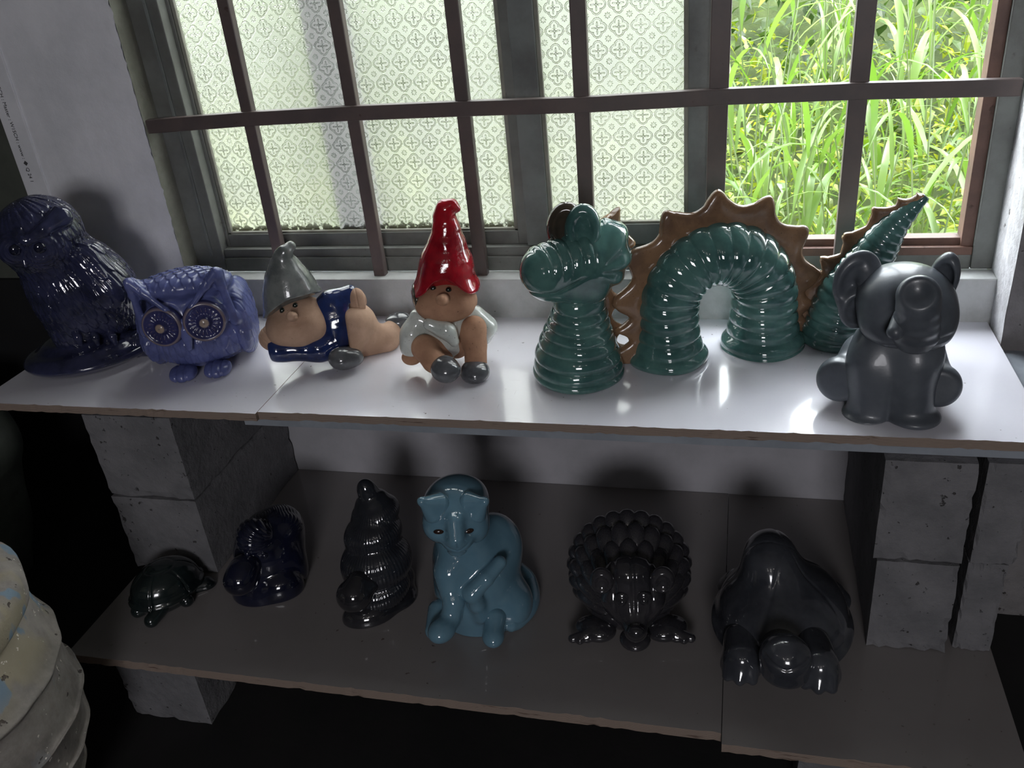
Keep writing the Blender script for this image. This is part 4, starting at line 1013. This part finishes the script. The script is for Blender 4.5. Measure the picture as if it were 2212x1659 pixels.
# ------------------------------------------------------------------ pots at the left
def chipped():
    m, nt, p = new_mat('chipped_cement_pot')
    n = fac(tex('Noise', 9, 6, .65)); col = mixc(nstep(n, .3, .7), srgb(160, 153, 146), srgb(112, 107, 102))
    z = tex('Noise', (7, 7, 5), 3); tc = nt.nodes.new('ShaderNodeTexCoord'); sp = nt.nodes.new('ShaderNodeSeparateXYZ'); nt.links.new(tc.outputs['Object'], sp.inputs[0])
    hz = nstep(N(sp.outputs[2]), .40, .46)
    col = mixc(nstep(fac(z), .40, .5)*hz*.8, col, srgb(160, 150, 126))
    blue = nstep(fac(tex('Noise', (11, 11, 6), 3)), .57, .60); col = mixc(blue*(hz*.8+.12), col, srgb(118, 140, 158))
    pit = nstep(fac(tex('Noise', 42, 3)), .68, .72); col = mixc(pit*.85, col, srgb(70, 60, 56))
    ch = nstep(fac(tex('Noise', 55, 3)), .66, .69); col = mixc(ch, col, srgb(222, 214, 204))
    nt.links.new(col, p.inputs['Base Color']); p.inputs['Roughness'].default_value = .85
    bump(n+fac(tex('Noise', 50, 5, .7))*.6-pit, .8, .004, p.inputs['Normal']); return m
M['chip'] = chipped()
pc = A(-1.36, -.98, 0)
pt = tag(empty('ribbed_urn', pc), 'ribbed cement urn with chipped blue paint on the floor at the lower left', 'urn')
PR = [(.10, .0), (.15, .004), (.184, .05), (.218, .11), (.224, .118), (.226, .126), (.222, .134), (.238, .19), (.250, .206), (.256, .213), (.249, .222), (.256, .28), (.263, .288), (.268, .296), (.259, .306), (.256, .385), (.262, .398), (.267, .408), (.258, .420), (.249, .452), (.240, .49), (.236, .505)]
prf = spline([(r, z, 0) for r, z in PR], 160)[:, :2]
lathe('body', prf, M['chip'], pt, 96, mod=lambda z, t: .0025*np.sin(3*t+z*20)+.0015*np.sin(17*t+z*70))
lathe('lid', spline([(.232, .505, 0), (.246, .511, 0), (.250, .535, 0), (.247, .555, 0), (.232, .570, 0), (.205, .574, 0), (.195, .562, 0), (.12, .568, 0), (.05, .572, 0), (.002, .573, 0)], 60)[:, :2], M['chip'], pt, 80, mod=lambda z, t: .0015*np.sin(13*t))
M['dkpot'] = matte('dark_green_pot', srgb(112, 120, 110), srgb(80, 88, 82), .6, 5, srgb(40, 34, 26), .4, .004, 2, (.58, .7), 5)
dp = tag(empty('dark_jar', (-1.95, -.26, 0)), 'tall dark green jar in the shadow under the left end of the upper shelf', 'jar')
lathe('body', spline([(.09, 0, 0), (.11, .07, 0), (.126, .13, 0), (.145, .22, 0), (.157, .30, 0), (.172, .345, 0), (.180, .385, 0), (.177, .43, 0), (.15, .48, 0), (.12, .52, 0), (.13, .54, 0)], 90)[:, :2], M['dkpot'], dp, 64, mod=lambda z, t: .003*np.sin(5*t+z*30))
# ------------------------------------------------------------------ the bank of grass outside
gnd = struct(rough_grid('ground', -4, 4, .1, 6, 0, 60, 60, .06, M['soil'], None, seed=9))
me = gnd.data; co = np.zeros(len(me.vertices)*3, f32); me.vertices.foreach_get('co', co); co = co.reshape(-1, 3)
y = co[:, 2].copy(); co[:, 2] = co[:, 1]-.05+.30*np.maximum(0, y-.9)+.25*np.maximum(0, y-2.4); co[:, 1] = y+.12
me.vertices.foreach_set('co', co.ravel()); me.update()
def gh(y): return -.05+.30*max(0, y-.9-.12)+.25*max(0, y-2.4-.12)
def leaf_cloud(name, n, xr, yr, hr, size, mat, label, cat, seed, aspect=.45, droop=.3):
    rng = np.random.RandomState(seed); V = []; Fc = []
    x = rng.uniform(*xr, n); y = rng.uniform(*yr, n); hh = rng.uniform(*hr, n)
    for i in range(n):
        c = np.array([x[i], y[i], gh(y[i])+hh[i]]); L = rng.uniform(*size); w = L*aspect*rng.uniform(.7, 1.2)
        a = rng.uniform(0, 2*PI); e = rng.normal(-.1, .55); d = np.array([math.cos(a)*math.cos(e), math.sin(a)*math.cos(e), math.sin(e)])
        sdv = np.cross(d, [0, 0, 1]); sdv /= np.linalg.norm(sdv)+1e-9; up = np.cross(sdv, d); b = len(V)
        V += [c, c+d*L*.4+sdv*w*.5+up*w*.12, c+d*L*.45, c+d*L*.4-sdv*w*.5+up*w*.12, c+d*L-up*L*droop*.5]
        Fc += [(b, b+1, b+2), (b, b+2, b+3), (b+2, b+1, b+4), (b+2, b+4, b+3)]
    return tag(mk(name, V, Fc, mat, None, False), label, cat, None, 'stuff')
leaf_cloud('undergrowth', 16000, (-3.2, 2.4), (.55, 2.6), (.02, .62), (.03, .085), M['leafy'], 'bright green undergrowth of small leaves behind the tall grass', 'leaves', 11)
leaf_cloud('hedge', 9000, (-3.5, 3.2), (2.3, 3.6), (.0, 1.5), (.05, .13), M['leafy_dark'], 'darker green bushes at the top of the bank', 'bushes', 12)
# tall grass plants: stem + arching blades
def blade_mesh(L, w, bend, seed):
    rng = random.Random(seed); n = 9; V = []; Fc = []; x = z = 0; ang = math.radians(78)
    for i in range(n+1):
        t = i/n; ww = w*(.35+.65*min(1, t*5))*(1-t**2.2)+.0004
        V += [(x, -ww/2, z+ww*.18), (x, 0, z), (x, ww/2, z+ww*.18)]
        x += math.cos(ang)*L/n; z += math.sin(ang)*L/n; ang -= bend/n*(.5+1.2*t)
    for i in range(n):
        for j in (0, 1): a = 3*i+j; Fc.append((a, a+1, a+4, a+3))
    me = bpy.data.meshes.new('leaf'); me.from_pydata(V, [], Fc); me.update(); me.materials.append(M['grass'])
    me.polygons.foreach_set('use_smooth', [True]*len(me.polygons)); return me
blades = [blade_mesh(L, w, b, i) for i, (L, w, b) in enumerate(((.36, .016, 1.6), (.46, .020, 2.2), (.30, .014, 1.0), (.52, .022, 2.8), (.40, .026, 2.4), (.58, .018, 1.9)))]
def stem_mesh(h, lean):
    V = []; Fc = []; n = 6
    for i in range(n+1):
        t = i/n; r = .0042*(1-.6*t)
        for k in range(5): a = 2*PI*k/5; V.append((r*math.cos(a)+lean*t*t, r*math.sin(a), h*t))
    for i in range(n):
        for k in range(5): Fc.append((5*i+k, 5*i+(k+1) % 5, 5*i+5+(k+1) % 5, 5*i+5+k))
    me = bpy.data.meshes.new('stem'); me.from_pydata(V, [], Fc); me.update(); me.materials.append(M['stem']); return me
stems = [(h, l, stem_mesh(h, l)) for h, l in ((.9, .1), (1.15, .18), (1.4, .12), (.7, .05))]
rng = random.Random(21)
for i in range(50):
    yy = .74+1.3*(i/50)**1.1+rng.uniform(-.04, .04); xx = rng.uniform(.0, .50+.30*yy)
    g = empty('grass_plant', (xx, yy, gh(yy)), rng.uniform(0, 2*PI)); tag(g, 'tall green grass plant growing outside the open bay of the window', 'grass', 'tall grass outside the open bay')
    h, l, sm_ = rng.choice(stems[:3] if yy > .6 else stems[1:]); o = bpy.data.objects.new('stem', sm_); C.objects.link(o); o.parent = g
    for k in range(rng.choice((5, 6, 7))):
        t = .25+.75*k/6; b = bpy.data.objects.new('leaf', rng.choice(blades)); C.objects.link(b); b.parent = g
        b.location = (l*t*t, 0, h*t); b.rotation_euler = (0, rng.uniform(-.1, .35), rng.uniform(0, 2*PI)); s = rng.uniform(.7, 1.1); b.scale = (s, s, s)
# post close outside the fixed sash, seen only as a dark soft band through the patterned glass
po = boxes('post', [(-.045, .045, -.04, .04, 0, 2.3)], M['dado'], None, bevel=.004); po.location = (-.885, .20, -.05); tag(po, 'dark upright post standing just outside the patterned glass', 'post')
